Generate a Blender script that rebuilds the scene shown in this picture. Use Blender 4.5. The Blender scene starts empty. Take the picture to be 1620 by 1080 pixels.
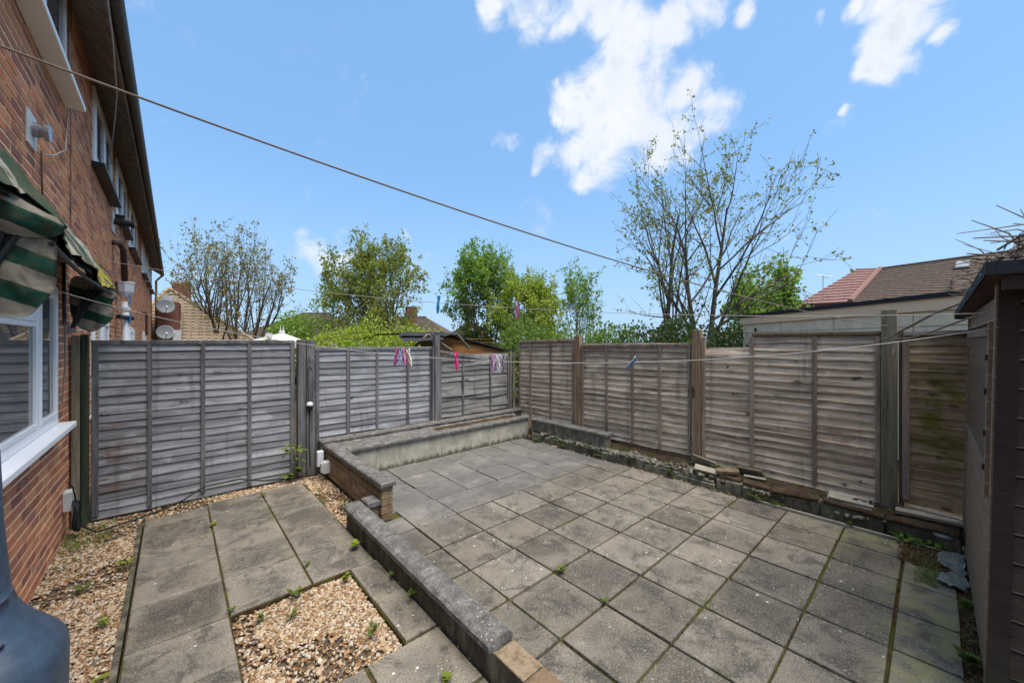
import bpy, bmesh, math, random
from mathutils import Matrix, Vector, noise as mnoise
R = math.radians
sc = bpy.context.scene
COL = sc.collection
random.seed(7)

# ------------------------------------------------------------------ camera
YAW = R(41.8)
FW = Vector((math.sin(YAW), math.cos(YAW), 0)); RT = Vector((math.cos(YAW), -math.sin(YAW), 0))
cam_d = bpy.data.cameras.new('camera'); cam = bpy.data.objects.new('camera', cam_d); COL.objects.link(cam)
cam.location = (0, 0, 1.8); cam.rotation_euler = (R(90), 0, -YAW)
cam_d.sensor_width = 36; cam_d.lens = 36 * 598 / 1620
cam_d.clip_start = 0.05; cam_d.clip_end = 2000
sc.camera = cam

# ------------------------------------------------------------------ shader helpers
class NT:
    def __init__(s, tree): s.t = tree; s.n = tree.nodes; s.l = tree.links
    def put(s, sock, v):
        if isinstance(v, bpy.types.NodeSocket): s.l.new(v, sock)
        elif hasattr(v, '__len__') and not isinstance(v, str):
            v = tuple(v)
            if sock.type == 'RGBA' and len(v) == 3: v = v + (1,)
            sock.default_value = v
        else: sock.default_value = v
    def node(s, typ, ins=None, **props):
        nd = s.n.new('ShaderNode' + typ)
        for k, v in props.items(): setattr(nd, k, v)
        for k, v in (ins or {}).items(): s.put(nd.inputs[k], v)
        return nd
    def math(s, op, a, b=0.0, c=None, clamp=False):
        nd = s.node('Math', {0: a, 1: b}, operation=op, use_clamp=clamp)
        if c is not None: s.put(nd.inputs[2], c)
        return nd.outputs[0]
    def mix(s, f, a, b, typ='MIX'):
        return s.node('MixRGB', {0: f, 1: a, 2: b}, blend_type=typ).outputs[0]
    def noise(s, vec, scale, detail=4, rough=.55, dist=0.0, out=0):
        return s.node('TexNoise', {'Vector': vec, 'Scale': scale, 'Detail': detail, 'Roughness': rough, 'Distortion': dist}).outputs[out]
    def vor(s, vec, scale, feature='F1', out='Distance'):
        return s.node('TexVoronoi', {'Vector': vec, 'Scale': scale}, feature=feature).outputs[out]
    def mapr(s, v, a, b, c=0.0, d=1.0, smooth=True):
        return s.node('MapRange', {0: v, 1: a, 2: b, 3: c, 4: d}, interpolation_type='SMOOTHSTEP' if smooth else 'LINEAR').outputs[0]
    def ramp(s, f, stops, interp='LINEAR'):
        nd = s.node('ValToRGB', {0: f}); cr = nd.color_ramp; cr.interpolation = interp
        while len(cr.elements) < len(stops): cr.elements.new(.5)
        for e, (p, c) in zip(cr.elements, stops): e.position = p; e.color = tuple(c) + (1,)
        return nd.outputs[0]
    def pos(s): return s.node('NewGeometry').outputs['Position']
    def scale(s, vec, sc3): return s.node('VectorMath', {0: vec, 1: sc3}, operation='MULTIPLY').outputs[0]
    def xyz(s, vec): return s.node('SeparateXYZ', {0: vec}).outputs
    def rnd(s):
        a = s.node('NewGeometry').outputs['Random Per Island']; b = s.node('ObjectInfo').outputs['Random']
        return s.math('FRACT', s.math('ADD', a, b))
    def band(s, v, lo0, lo1, hi0, hi1): return s.math('MULTIPLY', s.mapr(v, lo0, lo1), s.mapr(v, hi0, hi1, 1, 0))

def material(name, fn, rough=.85, spec=.3):
    m = bpy.data.materials.new(name); m.use_nodes = True
    t = NT(m.node_tree); b = m.node_tree.nodes['Principled BSDF']
    b.inputs['Roughness'].default_value = rough; b.inputs['Specular IOR Level'].default_value = spec
    r = fn(t, b)
    if r is not None:
        col, bump, bs = (r + (None, 0))[:3] if isinstance(r, tuple) else (r, None, 0)
        t.put(b.inputs['Base Color'], col)
        if bump is not None:
            bn = t.node('Bump', {'Height': bump, 'Strength': 1.0, 'Distance': bs})
            t.l.new(bn.outputs[0], b.inputs['Normal'])
    return m

def plain(name, c, rough=.7, var=.15, scale=14, spec=.3, metal=0, bump=.0):
    def f(t, b):
        b.inputs['Metallic'].default_value = metal
        n = t.noise(t.pos(), scale, 6, .65)
        k = t.mapr(n, .25, .75, 1 - var, 1 + var, False)
        col = t.mix(1.0, c, t.node('CombineColor', {0: k, 1: k, 2: k}).outputs[0], 'MULTIPLY')
        return (col, n, bump) if bump else col
    return material(name, f, rough, spec)

# ------------------------------------------------------------------ world: sky with clouds, sun
w = bpy.data.worlds.new('World'); sc.world = w; w.use_nodes = True
SUN_EL, SUN_AZ = R(69), R(167)          # azimuth measured clockwise from +Y
wt = NT(w.node_tree); bg = w.node_tree.nodes['Background']
sky = wt.node('TexSky', sky_type='NISHITA', sun_disc=False, sun_elevation=SUN_EL, sun_rotation=SUN_AZ, altitude=50, air_density=1.0, dust_density=1.0, ozone_density=2.2)
dirv = wt.node('TexCoord').outputs['Generated']
CLOUDS = [  # bearing (deg right of +Y), elevation (deg), angular radius (as a chord), strength
    (60.3, 29.7, 0.131, 1.0), (54.1, 26.5, 0.095, 1.0), (66.5, 30.6, 0.085, 1.0), (70.0, 27.3, 0.059, 1.0), (50.4, 31.8, 0.063, 1.0), (58.1, 34.6, 0.066, 1.0), (59.4, 37.4, 0.076, 1.0), (55.9, 40.1, 0.074, 1.0), (64.5, 36.8, 0.056, 1.0), (68.4, 38.1, 0.059, 1.0), (73.5, 37.3, 0.034, 1.0), (45.6, 41.5, 0.075, 1.0), (38.9, 41.5, 0.050, 1.0), (49.4, 39.6, 0.045, 1.0), (62.8, 24.4, 0.071, 1.0), (53.1, 23.1, 0.045, 1.0), (68.4, 26.6, 0.053, 1.0), (40.8, 27.5, 0.036, 0.8), (46.1, 26.0, 0.042, 0.85), (48.5, 30.5, 0.036, 1.0), (48.9, 34.2, 0.019, 0.7), (86.9, 29.5, 0.051, 1.0), (88.3, 30.9, 0.054, 1.0), (85.7, 27.9, 0.032, 1.0), (84.9, 32.4, 0.027, 0.85), (83.6, 33.2, 0.023, 0.85), (90.5, 29.1, 0.021, 0.9), (80.0, 33.7, 0.017, 0.8), (84.2, 24.8, 0.013, 0.7), (84.7, 27.7, 0.022, 0.9), (15.2, 11.4, 0.075, 0.95), (12.9, 12.9, 0.032, 0.8), (18.1, 12.1, 0.05, 0.9), (12.2, 11.1, 0.031, 0.5), (-0.8, 12.6, 0.022, 0.45), (25.9, 15.1, 0.031, 0.4), (55.0, 44.3, 0.140, 1.0), (87.8, 34.9, 0.086, 1.0), (40.8, 44.6, 0.095, 1.0),
    (57.2, 31.5, 0.110, 1.0), (50.8, 31.3, 0.071, 1.0), (55.9, 28.5, 0.121, 1.0), (64.5, 26.6, 0.097, 1.0), (70.0, 28.3, 0.058, 1.0),
    (130, 35, .2, 1), (150, 50, .22, 1), (185, 38, .2, 1), (230, 45, .2, 1), (250, 30, .22, 1), (290, 55, .22, 1), (330, 45, .15, 1), (205, 20, .15, .8), (100, 62, .2, 1), (10, 75, .2, 1)]
# cloud blobs: placed by direction in the real sky, edges broken by fractal noise
wn1 = wt.noise(dirv, 5.5, 9, .62, .25)
wn2 = wt.node('TexNoise', {'Vector': dirv, 'Scale': 9.0, 'Detail': 4.0}).outputs['Color']
wob = wt.node('VectorMath', {0: wt.node('VectorMath', {0: wn2, 1: (.5, .5, .5)}, operation='SUBTRACT').outputs[0], 3: .10}, operation='SCALE').outputs[0]
dv = wt.node('VectorMath', {0: dirv, 1: wob}, operation='ADD').outputs[0]
acc = None
for (az, el, rad, stg) in CLOUDS:
    c = (math.sin(R(az)) * math.cos(R(el)), math.cos(R(az)) * math.cos(R(el)), math.sin(R(el)))
    d = wt.node('VectorMath', {0: dv, 1: c}, operation='DISTANCE').outputs['Value']
    m = wt.mapr(d, rad * .15, rad * 1.35, stg, 0)
    acc = m if acc is None else wt.math('SMOOTH_MAX', acc, m, .12)
fine = wt.noise(dirv, 14, 10, .68, .5)
dens = wt.math('ADD', acc, wt.math('ADD', wt.math('MULTIPLY', wt.math('SUBTRACT', wn1, .5), 1.5), wt.math('MULTIPLY', wt.math('SUBTRACT', fine, 5.0 * .1), 1.55)))
alpha = wt.math('MULTIPLY', wt.mapr(dens, .26, 1.12), wt.mapr(acc, .0, .12))
thick = wt.mapr(dens, .7, 1.7)
shade = wt.noise(dirv, 7, 5, .6)
CL = 1.0
ccol = wt.mix(wt.math('MULTIPLY', thick, wt.mapr(shade, .35, .62)), (6.25, 6.45, 6.75), (4.3, 4.85, 5.7))
skyc = wt.node('HueSaturation', {'Hue': .497, 'Saturation': 1.08, 'Value': 1.72, 'Color': sky.outputs[0]}).outputs[0]
zz = wt.xyz(dirv)[2]
hz = wt.mapr(zz, -.02, .42, .6, 0.0)
skyc = wt.mix(.62, skyc, (1.72, 3.45, 6.1)); skyc = wt.mix(hz, skyc, (2.9, 4.45, 6.3))
wt.put(bg.inputs[0], wt.mix(alpha, skyc, ccol)); bg.inputs[1].default_value = .085
sd = bpy.data.lights.new('sun', 'SUN'); so = bpy.data.objects.new('sun', sd); COL.objects.link(so)
sd.energy = 3.0; sd.angle = R(45); sd.color = (1, .93, .83)
sun_dir = Vector((math.sin(SUN_AZ) * math.cos(SUN_EL), math.cos(SUN_AZ) * math.cos(SUN_EL), math.sin(SUN_EL)))
so.rotation_euler = sun_dir.to_track_quat('Z', 'Y').to_euler(); so.location = (0, 0, 30)
sc.view_settings.view_transform = 'Standard'; sc.view_settings.look = 'None'; sc.view_settings.gamma = 1; sc.view_settings.use_curve_mapping = False
sc.view_settings.exposure = 0.85

# ------------------------------------------------------------------ objects helpers
WM = {}
def tag(o, label=None, cat=None, group=None, kind=None):
    if label: o['label'] = label
    if cat: o['category'] = cat
    if group: o['group'] = group
    if kind: o['kind'] = kind
    return o
def thing(name, label, cat, loc=(0, 0, 0), rz=0, group=None):
    o = bpy.data.objects.new(name, None); COL.objects.link(o); o.empty_display_size = .1
    o.location = loc; o.rotation_euler = (0, 0, rz)
    WM[o.name] = Matrix.Translation(loc) @ Matrix.Rotation(rz, 4, 'Z')
    return tag(o, label, cat, group)
def link(name, me, parent=None, loc=(0, 0, 0)):
    o = bpy.data.objects.new(name, me); COL.objects.link(o)
    o.parent = parent; o.location = loc
    return o
class MB:
    def __init__(s): s.v = []; s.f = []; s.uv = {}
    def add(s, vs, fs):
        b = len(s.v); s.v += [tuple(p) for p in vs]; s.f += [tuple(i + b for i in f) for f in fs]; return b
    def box(s, x0, x1, y0, y1, z0, z1, M=None):
        vs = [Vector((x, y, z)) for z in (z0, z1) for y in (y0, y1) for x in (x0, x1)]
        if M is not None: vs = [M @ p for p in vs]
        s.add(vs, [(0, 2, 3, 1), (4, 5, 7, 6), (0, 1, 5, 4), (2, 6, 7, 3), (0, 4, 6, 2), (1, 3, 7, 5)]); return s
    def obox(s, c, size, M=None):
        T = Matrix.Translation(c) @ (M if M is not None else Matrix.Identity(4))
        a, b, d = (q / 2 for q in size)
        return s.box(-a, a, -b, b, -d, d, T)
    def cham(s, x0, x1, y0, y1, z0, z1, c=.004, M=None):      # box with chamfered top edges
        vs = []
        for (z, k) in ((z0, 0), (z1 - c, 0), (z1, c)):
            vs += [Vector((x0 + k, y0 + k, z)), Vector((x1 - k, y0 + k, z)), Vector((x1 - k, y1 - k, z)), Vector((x0 + k, y1 - k, z))]
        if M is not None: vs = [M @ p for p in vs]
        fs = [(3, 2, 1, 0), (8, 9, 10, 11)]
        for l in (0, 4):
            for i in range(4): j = (i + 1) % 4; fs.append((l + i, l + j, l + 4 + j, l + 4 + i))
        s.add(vs, fs); return s
    def tube(s, pts, rad, n=6, cap=True):
        pts = [Vector(p) for p in pts]; N = len(pts)
        if not hasattr(rad, '__len__'): rad = [rad] * N
        b = len(s.v); up = None
        for i, p in enumerate(pts):
            d = (pts[min(i + 1, N - 1)] - pts[max(i - 1, 0)])
            if d.length < 1e-9: d = Vector((0, 0, 1))
            d.normalize()
            if up is None: up = Vector((1, 0, 0)) if abs(d.x) < .9 else Vector((0, 1, 0))
            a = (up - d * up.dot(d))
            if a.length < 1e-5: a = d.orthogonal()
            a.normalize(); c = d.cross(a); up = a
            for k in range(n):
                t = 2 * math.pi * k / n; q = p + (a * math.cos(t) + c * math.sin(t)) * rad[i]
                s.v.append((q.x, q.y, q.z))
        for i in range(N - 1):
            for k in range(n):
                j = (k + 1) % n; s.f.append((b + i * n + k, b + i * n + j, b + (i + 1) * n + j, b + (i + 1) * n + k))
        if cap:
            s.f.append(tuple(b + k for k in range(n))[::-1]); s.f.append(tuple(b + (N - 1) * n + k for k in range(n)))
        return s
    def prism(s, poly, d):            # poly: 3D points of a flat polygon, extruded by vector d
        n = len(poly); d = Vector(d); vs = [Vector(p) for p in poly]; vs += [p + d for p in vs]
        fs = [tuple(range(n))[::-1], tuple(range(n, 2 * n))]
        for i in range(n): j = (i + 1) % n; fs.append((i, j, n + j, n + i))
        s.add(vs, fs); return s
    def lathe(s, prof, c=(0, 0, 0), n=16, M=None):
        b = len(s.v); T = Matrix.Translation(c) @ (M if M is not None else Matrix.Identity(4))
        for (r, z) in prof:
            for k in range(n):
                t = 2 * math.pi * k / n; s.v.append(tuple(T @ Vector((r * math.cos(t), r * math.sin(t), z))))
        for i in range(len(prof) - 1):
            for k in range(n):
                j = (k + 1) % n; s.f.append((b + i * n + k, b + i * n + j, b + (i + 1) * n + j, b + (i + 1) * n + k))
        s.f.append(tuple(b + k for k in range(n))[::-1]); s.f.append(tuple(b + (len(prof) - 1) * n + k for k in range(n)))
        return s
    def grid(s, P):                   # P: 2D list of points
        b = len(s.v); nu = len(P); nv = len(P[0])
        for r in P: s.v += [tuple(p) for p in r]
        for i in range(nu - 1):
            for j in range(nv - 1): s.f.append((b + i * nv + j, b + (i + 1) * nv + j, b + (i + 1) * nv + j + 1, b + i * nv + j + 1))
        return s
    def build(s, name, mat, parent=None, local=False, smooth=False, bevel=0, kind=None, label=None):
        root = parent; Mp = Matrix.Identity(4)
        if parent is not None and not local:
            r = parent
            while r.parent is not None: r = r.parent
            if r.name in WM: Mp = WM[r.name].inverted()
        me = bpy.data.meshes.new(name)
        me.from_pydata([tuple(Mp @ Vector(p)) for p in s.v] if parent is not None and not local else s.v, [], s.f)
        if bevel or not smooth:
            bm = bmesh.new(); bm.from_mesh(me)
            bmesh.ops.recalc_face_normals(bm, faces=bm.faces) if len(bm.faces) < 20000 else None
            if bevel: bmesh.ops.bevel(bm, geom=list(bm.edges), offset=bevel, segments=1, affect='EDGES', clamp_overlap=True)
            bm.to_mesh(me); bm.free()
        if smooth: me.polygons.foreach_set('use_smooth', [True] * len(me.polygons))
        me.materials.append(mat); me.update()
        o = link(name, me, parent)
        if kind: o['kind'] = kind
        if label: o['label'] = label
        return o
def structure(name, mb, mat, **k):
    return tag(mb.build(name, mat, **k), kind='structure')
def nz(x, y=0, z=0): return mnoise.noise(Vector((x, y, z)))
def rot(x=0, y=0, z=0): return Matrix.Rotation(z, 4, 'Z') @ Matrix.Rotation(y, 4, 'Y') @ Matrix.Rotation(x, 4, 'X')
def far(px, Z, z=0):                   # a ground point at bearing px (photo columns) and depth Z
    q = FW * Z + RT * ((px - 810) * Z / 598); return Vector((q.x, q.y, z))

# ------------------------------------------------------------------ materials
def f_brick(t, b):
    r = t.rnd(); p = t.pos()
    c = t.ramp(r, [(0, (.25, .11, .085)), (.2, (.38, .155, .095)), (.4, (.49, .195, .105)), (.6, (.55, .22, .11)), (.8, (.61, .285, .145)), (1, (.32, .14, .105))])
    n = t.noise(p, 28, 6, .7); n2 = t.noise(p, 5, 3)
    c = t.mix(t.mapr(n, .5, .8, 0, .55), c, (.10, .055, .05))
    c = t.mix(t.mapr(n2, .5, .75, 0, .35), c, (.42, .26, .16))
    sp = t.mapr(t.noise(p, 160, 2), .62, .72)
    return t.mix(t.math('MULTIPLY', sp, .5), c, (.5, .36, .25)), n, .004
M_brick = material('brick_red', f_brick, .95, .08)
M_mortar = plain('mortar_sand', (.78, .56, .36), .95, .3, 40, bump=.003)
def timber(name, c1, c2, cdark, along, extra=None, bright=1):
    def f(t, b):
        p = t.pos()
        st = {'x': (1.2, 30, 26), 'y': (30, 1.2, 26), 'z': (24, 24, 1.3)}[along]
        wv = t.node('VectorMath', {0: t.scale(p, st), 1: t.node('CombineXYZ', {0: t.math('MULTIPLY', t.rnd(), 31), 1: t.math('MULTIPLY', t.rnd(), 17), 2: 0}).outputs[0]}, operation='ADD').outputs[0]
        g = t.noise(wv, 1.0, 7, .68, .6); g2 = t.noise(wv, 4.0, 4, .7)
        c = t.ramp(g, [(.30, cdark), (.44, c2), (.60, c1), (.8, [min(1, q * 1.3) for q in c1])])
        c = t.mix(t.mapr(g2, .55, .75, 0, .5), c, cdark)
        k = t.mapr(t.rnd(), 0, 1, .68, 1.22, False)
        c = t.mix(1, c, t.node('CombineColor', {0: k, 1: k, 2: k}).outputs[0], 'MULTIPLY')
        # knots: stretched cells
        kv = t.node('VectorMath', {0: t.scale(p, {'x': (4.2, 1, 11), 'y': (1, 4.2, 11), 'z': (8, 8, 2)}[along]), 1: t.scale(t.noise(p, 16, 3, .6, 0, 1), (.35, .35, .35))}, operation='ADD').outputs[0]
        kn = t.vor(kv, 1.0); kz = t.mapr(t.noise(t.scale(p, {'x': (4, 1, .8), 'y': (1, 4, .8), 'z': (1, 1, 1)}[along]), 1.6, 2), .57, .66)
        c = t.mix(t.math('MULTIPLY', kz, t.mapr(kn, .14, .30, .85, 0)), c, [q * .5 for q in cdark])
        blotch = t.noise(t.scale(p, {'x': (1.3, 1, 3), 'y': (1, 1.3, 3), 'z': (4, 4, 1)}[along]), 1.7, 6, .65, .4); c = t.mix(t.mapr(blotch, .52, .68, 0, .55), c, [q * .5 for q in c2]); c = t.mix(t.mapr(blotch, .46, .34, 0, .5), c, [min(.8, q * 1.25) for q in c1])
        dr = t.noise(t.scale(p, {'x': (7, 1, .7), 'y': (1, 7, .7), 'z': (9, 9, .5)}[along]), 1.4, 4); c = t.mix(t.mapr(dr, .56, .72, 0, .4), c, cdark)
        if extra: c = extra(t, c, p)
        return c, t.math('ADD', g, t.math('MULTIPLY', g2, .5)), .006
    return material(name, f, .92, .2)
def ex_rust(t, c, p):
    x, y, z = t.xyz(p)
    m = t.math('MULTIPLY', t.band(x, -1.2, -.6, -.5, -.05), t.band(z, .1, .3, .85, 1.05))
    m = t.math('MULTIPLY', m, t.mapr(t.noise(t.scale(p, (2, 2, 14)), 1.6, 5), .42, .6))
    return t.mix(t.math('MULTIPLY', m, .8), c, (.11, .055, .03))
def ex_algae(t, c, p):
    x, y, z = t.xyz(p)
    m = t.math('MULTIPLY', t.band(y, -.35, -.05, .02, .20), t.band(z, .5, .9, 1.3, 1.65))
    m = t.math('MULTIPLY', m, t.mapr(t.noise(p, 5, 5), .30, .56))
    c = t.mix(t.math('MULTIPLY', m, .9), c, (.17, .175, .02))
    low = t.math('MULTIPLY', t.mapr(z, .75, .2), t.mapr(t.noise(p, 4, 5), .45, .65))
    c = t.mix(t.math('MULTIPLY', low, .35), c, (.10, .10, .045))
    pk = t.math('MULTIPLY', t.band(y, .3, .5, .8, 1.1), t.band(z, .45, .6, .75, .95))
    c = t.mix(t.math('MULTIPLY', t.math('MULTIPLY', pk, t.mapr(t.noise(p, 6, 4), .4, .6)), .5), c, (.26, .12, .09))
    c = t.mix(t.mapr(y, .22, .19), c, t.mix(1, c, (.66, .60, .50), 'MULTIPLY'))
    wh = t.mapr(t.noise(t.scale(p, (1, 1.5, 9)), 2.2, 6, .7), .54, .72)
    return t.mix(t.math('MULTIPLY', wh, .6), c, (.40, .35, .31))
M_woodA = timber('weathered_grey_timber', (.34, .34, .35), (.25, .246, .25), (.08, .075, .073), 'x', ex_rust)
M_woodA3 = timber('weathered_pale_timber', (.27, .26, .24), (.19, .183, .165), (.045, .04, .035), 'x')
M_woodB = timber('weathered_brown_timber', (.66, .535, .40), (.42, .33, .24), (.11, .08, .057), 'y', ex_algae)
M_postA = timber('grey_post_timber', (.19, .185, .185), (.13, .125, .125), (.06, .056, .054), 'z')
M_postB = timber('brown_post_timber', (.27, .19, .125), (.20, .125, .075), (.10, .062, .04), 'z')
M_postD = timber('dark_green_post_timber', (.235, .205, .14), (.175, .15, .10), (.07, .06, .042), 'z')
M_postG = timber('mossy_green_timber', (.055, .075, .042), (.035, .05, .03), (.018, .022, .014), 'z')
M_batB = timber('brown_batten_timber', (.34, .26, .20), (.25, .19, .145), (.10, .075, .055), 'z')
M_plank = timber('pale_offcut_timber', (.40, .36, .29), (.30, .26, .20), (.13, .11, .08), 'y')
M_orange = timber('orange_stained_timber', (.42, .19, .065), (.34, .14, .045), (.16, .07, .03), 'x')
M_cladding = plain('cream_fascia_board', (.95, .66, .42), .85, .08, 6)

def f_slab(t, b):
    p = t.pos(); tc = t.node('TexCoord'); g = tc.outputs['Generated']; gx, gy, gz = t.xyz(g); r = t.rnd()
    ex = t.math('MINIMUM', t.math('MINIMUM', gx, t.math('SUBTRACT', 1, gx)), t.math('MINIMUM', gy, t.math('SUBTRACT', 1, gy)))
    big = t.noise(p, 2.1, 6, .6); mid = t.noise(p, 9, 6, .65)
    c = t.ramp(r, [(0, (.078, .068, .053)), (.35, (.118, .104, .083)), (.7, (.136, .12, .096)), (1, (.18, .158, .127))])
    c = t.mix(t.mapr(big, .38, .68), c, t.mix(1, c, (1.5, 1.45, 1.36), 'MULTIPLY'))
    c = t.mix(t.mapr(mid, .45, .75, 0, .6), c, (.085, .078, .068))
    # pale sand washed out of the joints, reaching unevenly into each slab
    e2 = t.math('ADD', ex, t.math('MULTIPLY', t.math('SUBTRACT', t.noise(p, 2.2, 6, .6), .5), .75)); e2 = t.math('ADD', e2, t.math('MULTIPLY', t.math('SUBTRACT', t.math('FRACT', t.math('MULTIPLY', r, 7.31)), .35), .22))
    xx, yy, z_ = t.xyz(p); pth = t.mapr(xx, 1.25, 1.3, .52, .2)
    c = t.mix(t.math('MULTIPLY', t.mapr(e2, .0, .22, 1, 0), pth), c, (.30, .255, .195))
    c = t.mix(t.math('MULTIPLY', t.mapr(t.noise(t.scale(p, (1, .8, 1)), 1.35, 7, .66, .5), .52, .68), .55), c, (.27, .235, .185))
    st1 = t.noise(p, 4.6, 8, .72, .8); c = t.mix(t.mapr(st1, .48, .62, 0, .72), c, (.052, .047, .04))
    st2 = t.noise(t.scale(p, (1, 1, 1)), 7.5, 6, .7, .3); c = t.mix(t.mapr(st2, .56, .70, 0, .55), c, (.29, .26, .21))
    gm = t.math('MULTIPLY', t.mapr(t.noise(p, 3.1, 5), .54, .68), t.mapr(ex, .10, .0)); c = t.mix(t.math('MULTIPLY', gm, .7), c, (.075, .08, .025))
    grit = t.noise(p, 105, 4, .75)
    c = t.mix(t.mapr(grit, .53, .66, 0, .6), c, (.36, .325, .27)); c = t.mix(t.mapr(grit, .47, .35, 0, .7), c, (.035, .031, .026))
    lc = t.vor(p, 9.0); ls = t.math('MULTIPLY', t.mapr(t.math('ADD', lc, t.math('MULTIPLY', t.noise(p, 60, 3), .08)), .10, .13, 1, 0), t.mapr(t.noise(p, 1.7, 3), .46, .56))
    c = t.mix(t.math('MULTIPLY', ls, .85), c, (.60, .60, .55))
    lc2 = t.vor(p, 31.0); ls2 = t.math('MULTIPLY', t.mapr(lc2, .14, .19, 1, 0), t.mapr(t.noise(p, 2.6, 4), .54, .66))
    c = t.mix(t.math('MULTIPLY', ls2, .7), c, (.52, .52, .47))
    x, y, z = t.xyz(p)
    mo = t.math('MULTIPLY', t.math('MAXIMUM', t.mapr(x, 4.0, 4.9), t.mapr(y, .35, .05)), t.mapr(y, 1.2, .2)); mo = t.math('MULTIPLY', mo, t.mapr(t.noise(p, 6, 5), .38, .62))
    c = t.mix(t.math('MULTIPLY', mo, .7), c, (.27, .25, .11))  # moss tint, painted brighter to lighten slabs in the shed's shadow
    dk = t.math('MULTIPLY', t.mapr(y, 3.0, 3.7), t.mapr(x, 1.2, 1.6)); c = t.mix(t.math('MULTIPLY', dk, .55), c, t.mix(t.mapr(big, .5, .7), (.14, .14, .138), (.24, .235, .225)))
    return c, t.math('ADD', grit, t.math('MULTIPLY', mid, 1.2)), .0025
M_slab = material('concrete_slab', f_slab, .92, .25)
def f_cop(t, b):
    p = t.pos(); n = t.noise(p, 12, 7, .7); g = t.noise(p, 120, 3, .7)
    c = t.ramp(n, [(.3, (.075, .07, .064)), (.5, (.15, .14, .128)), (.7, (.27, .255, .235))])
    c = t.mix(t.mapr(g, .56, .7, 0, .6), c, (.42, .40, .36)); c = t.mix(t.mapr(g, .44, .34, 0, .7), c, (.035, .033, .03))
    l = t.math('MULTIPLY', t.mapr(t.vor(p, 30), .13, .2, 1, 0), t.mapr(t.noise(p, 3, 3), .5, .6))
    return t.mix(t.math('MULTIPLY', l, .7), c, (.5, .5, .46)), t.math('ADD', g, t.math('MULTIPLY', n, 2)), .006
M_coping = material('weathered_coping_concrete', f_cop, .95, .2)
def f_dirty(t, b):
    p = t.pos(); n = t.noise(t.scale(p, (4, 4, 1.5)), 2.2, 7, .68); g = t.noise(p, 90, 3, .7)
    c = t.ramp(n, [(.32, (.04, .037, .028)), (.5, (.09, .08, .058)), (.72, (.24, .21, .155))])
    return t.mix(t.mapr(g, .58, .7, 0, .5), c, (.25, .23, .18)), g, .005
M_dirtywall = material('mould_stained_concrete', f_dirty, .95, .15)
def f_stone(t, b):
    p = t.pos(); r = t.rnd(); n = t.noise(p, 14, 6, .7)
    c = t.ramp(r, [(0, (.20, .135, .078)), (.5, (.25, .18, .11)), (1, (.31, .235, .15))])
    return t.mix(t.mapr(n, .45, .7, 0, .7), c, (.09, .062, .042)), n, .02
def f_grey(t, b):
    p = t.pos(); n = t.noise(t.scale(p, (5, 5, 2)), 2.2, 7, .68); g = t.noise(p, 80, 3, .7)
    c = t.ramp(n, [(.3, (.07, .064, .045)), (.48, (.19, .175, .13)), (.7, (.36, .33, .26))])
    c = t.mix(t.mapr(t.noise(p, 5, 5), .52, .66, 0, .5), c, (.10, .11, .045))
    return t.mix(t.mapr(g, .58, .7, 0, .4), c, (.4, .37, .3)), t.math('ADD', n, g), .008
M_greywall = material('grey_green_concrete', f_grey, .95, .15)
M_stone = material('buff_walling_stone', f_stone, .95, .15)
def f_render(t, b):
    p = t.pos(); x, y, z = t.xyz(p)
    n = t.noise(p, 3.5, 7, .68); c = t.ramp(n, [(.3, (.25, .235, .19)), (.5, (.40, .375, .30)), (.7, (.54, .51, .42))])
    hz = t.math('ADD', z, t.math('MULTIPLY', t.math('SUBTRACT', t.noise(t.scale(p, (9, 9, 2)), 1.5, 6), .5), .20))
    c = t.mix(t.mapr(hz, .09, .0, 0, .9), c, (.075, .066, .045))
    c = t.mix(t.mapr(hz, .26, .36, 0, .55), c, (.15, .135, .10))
    st = t.noise(t.scale(p, (11, 11, 1.2)), 1.3, 5, .65); c = t.mix(t.mapr(st, .56, .7, 0, .6), c, (.16, .145, .10))
    wv = t.node('VectorMath', {0: t.scale(p, (2.6, 2.6, .5)), 1: t.scale(t.noise(p, 7, 4, .6, 0, 1), (.25, .25, .25))}, operation='ADD').outputs[0]
    cr = t.vor(wv, 2.6, 'DISTANCE_TO_EDGE'); c = t.mix(t.mapr(cr, .003, .014, .5, 0), c, (.10, .085, .06))
    return c, n, .01
M_render = material('stained_cream_render', f_render, .95, .15)
def f_soil(t, b):
    p = t.pos(); n = t.noise(p, 9, 7, .7); g = t.noise(p, 70, 3, .7)
    c = t.ramp(n, [(.3, (.035, .024, .015)), (.5, (.075, .052, .032)), (.7, (.15, .11, .07))])
    c = t.mix(t.mapr(t.noise(p, 4, 5), .55, .7, 0, .8), c, (.055, .065, .02))
    return t.mix(t.mapr(g, .58, .7, 0, .6), c, (.24, .18, .11)), t.math('ADD', n, g), .02
M_soil = material('mossy_soil', f_soil, 1, .1)
def f_joint(t, b):
    p = t.pos(); n = t.noise(p, 22, 6, .7)
    c = t.ramp(n, [(.3, (.022, .014, .007)), (.5, (.065, .042, .018)), (.7, (.13, .09, .04))])
    return t.mix(t.mapr(t.noise(p, 2.5, 5), .44, .6, 0, .8), c, (.085, .09, .02)), n, .01
M_joint = material('mossy_joint_earth', f_joint, 1, .1)
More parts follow.
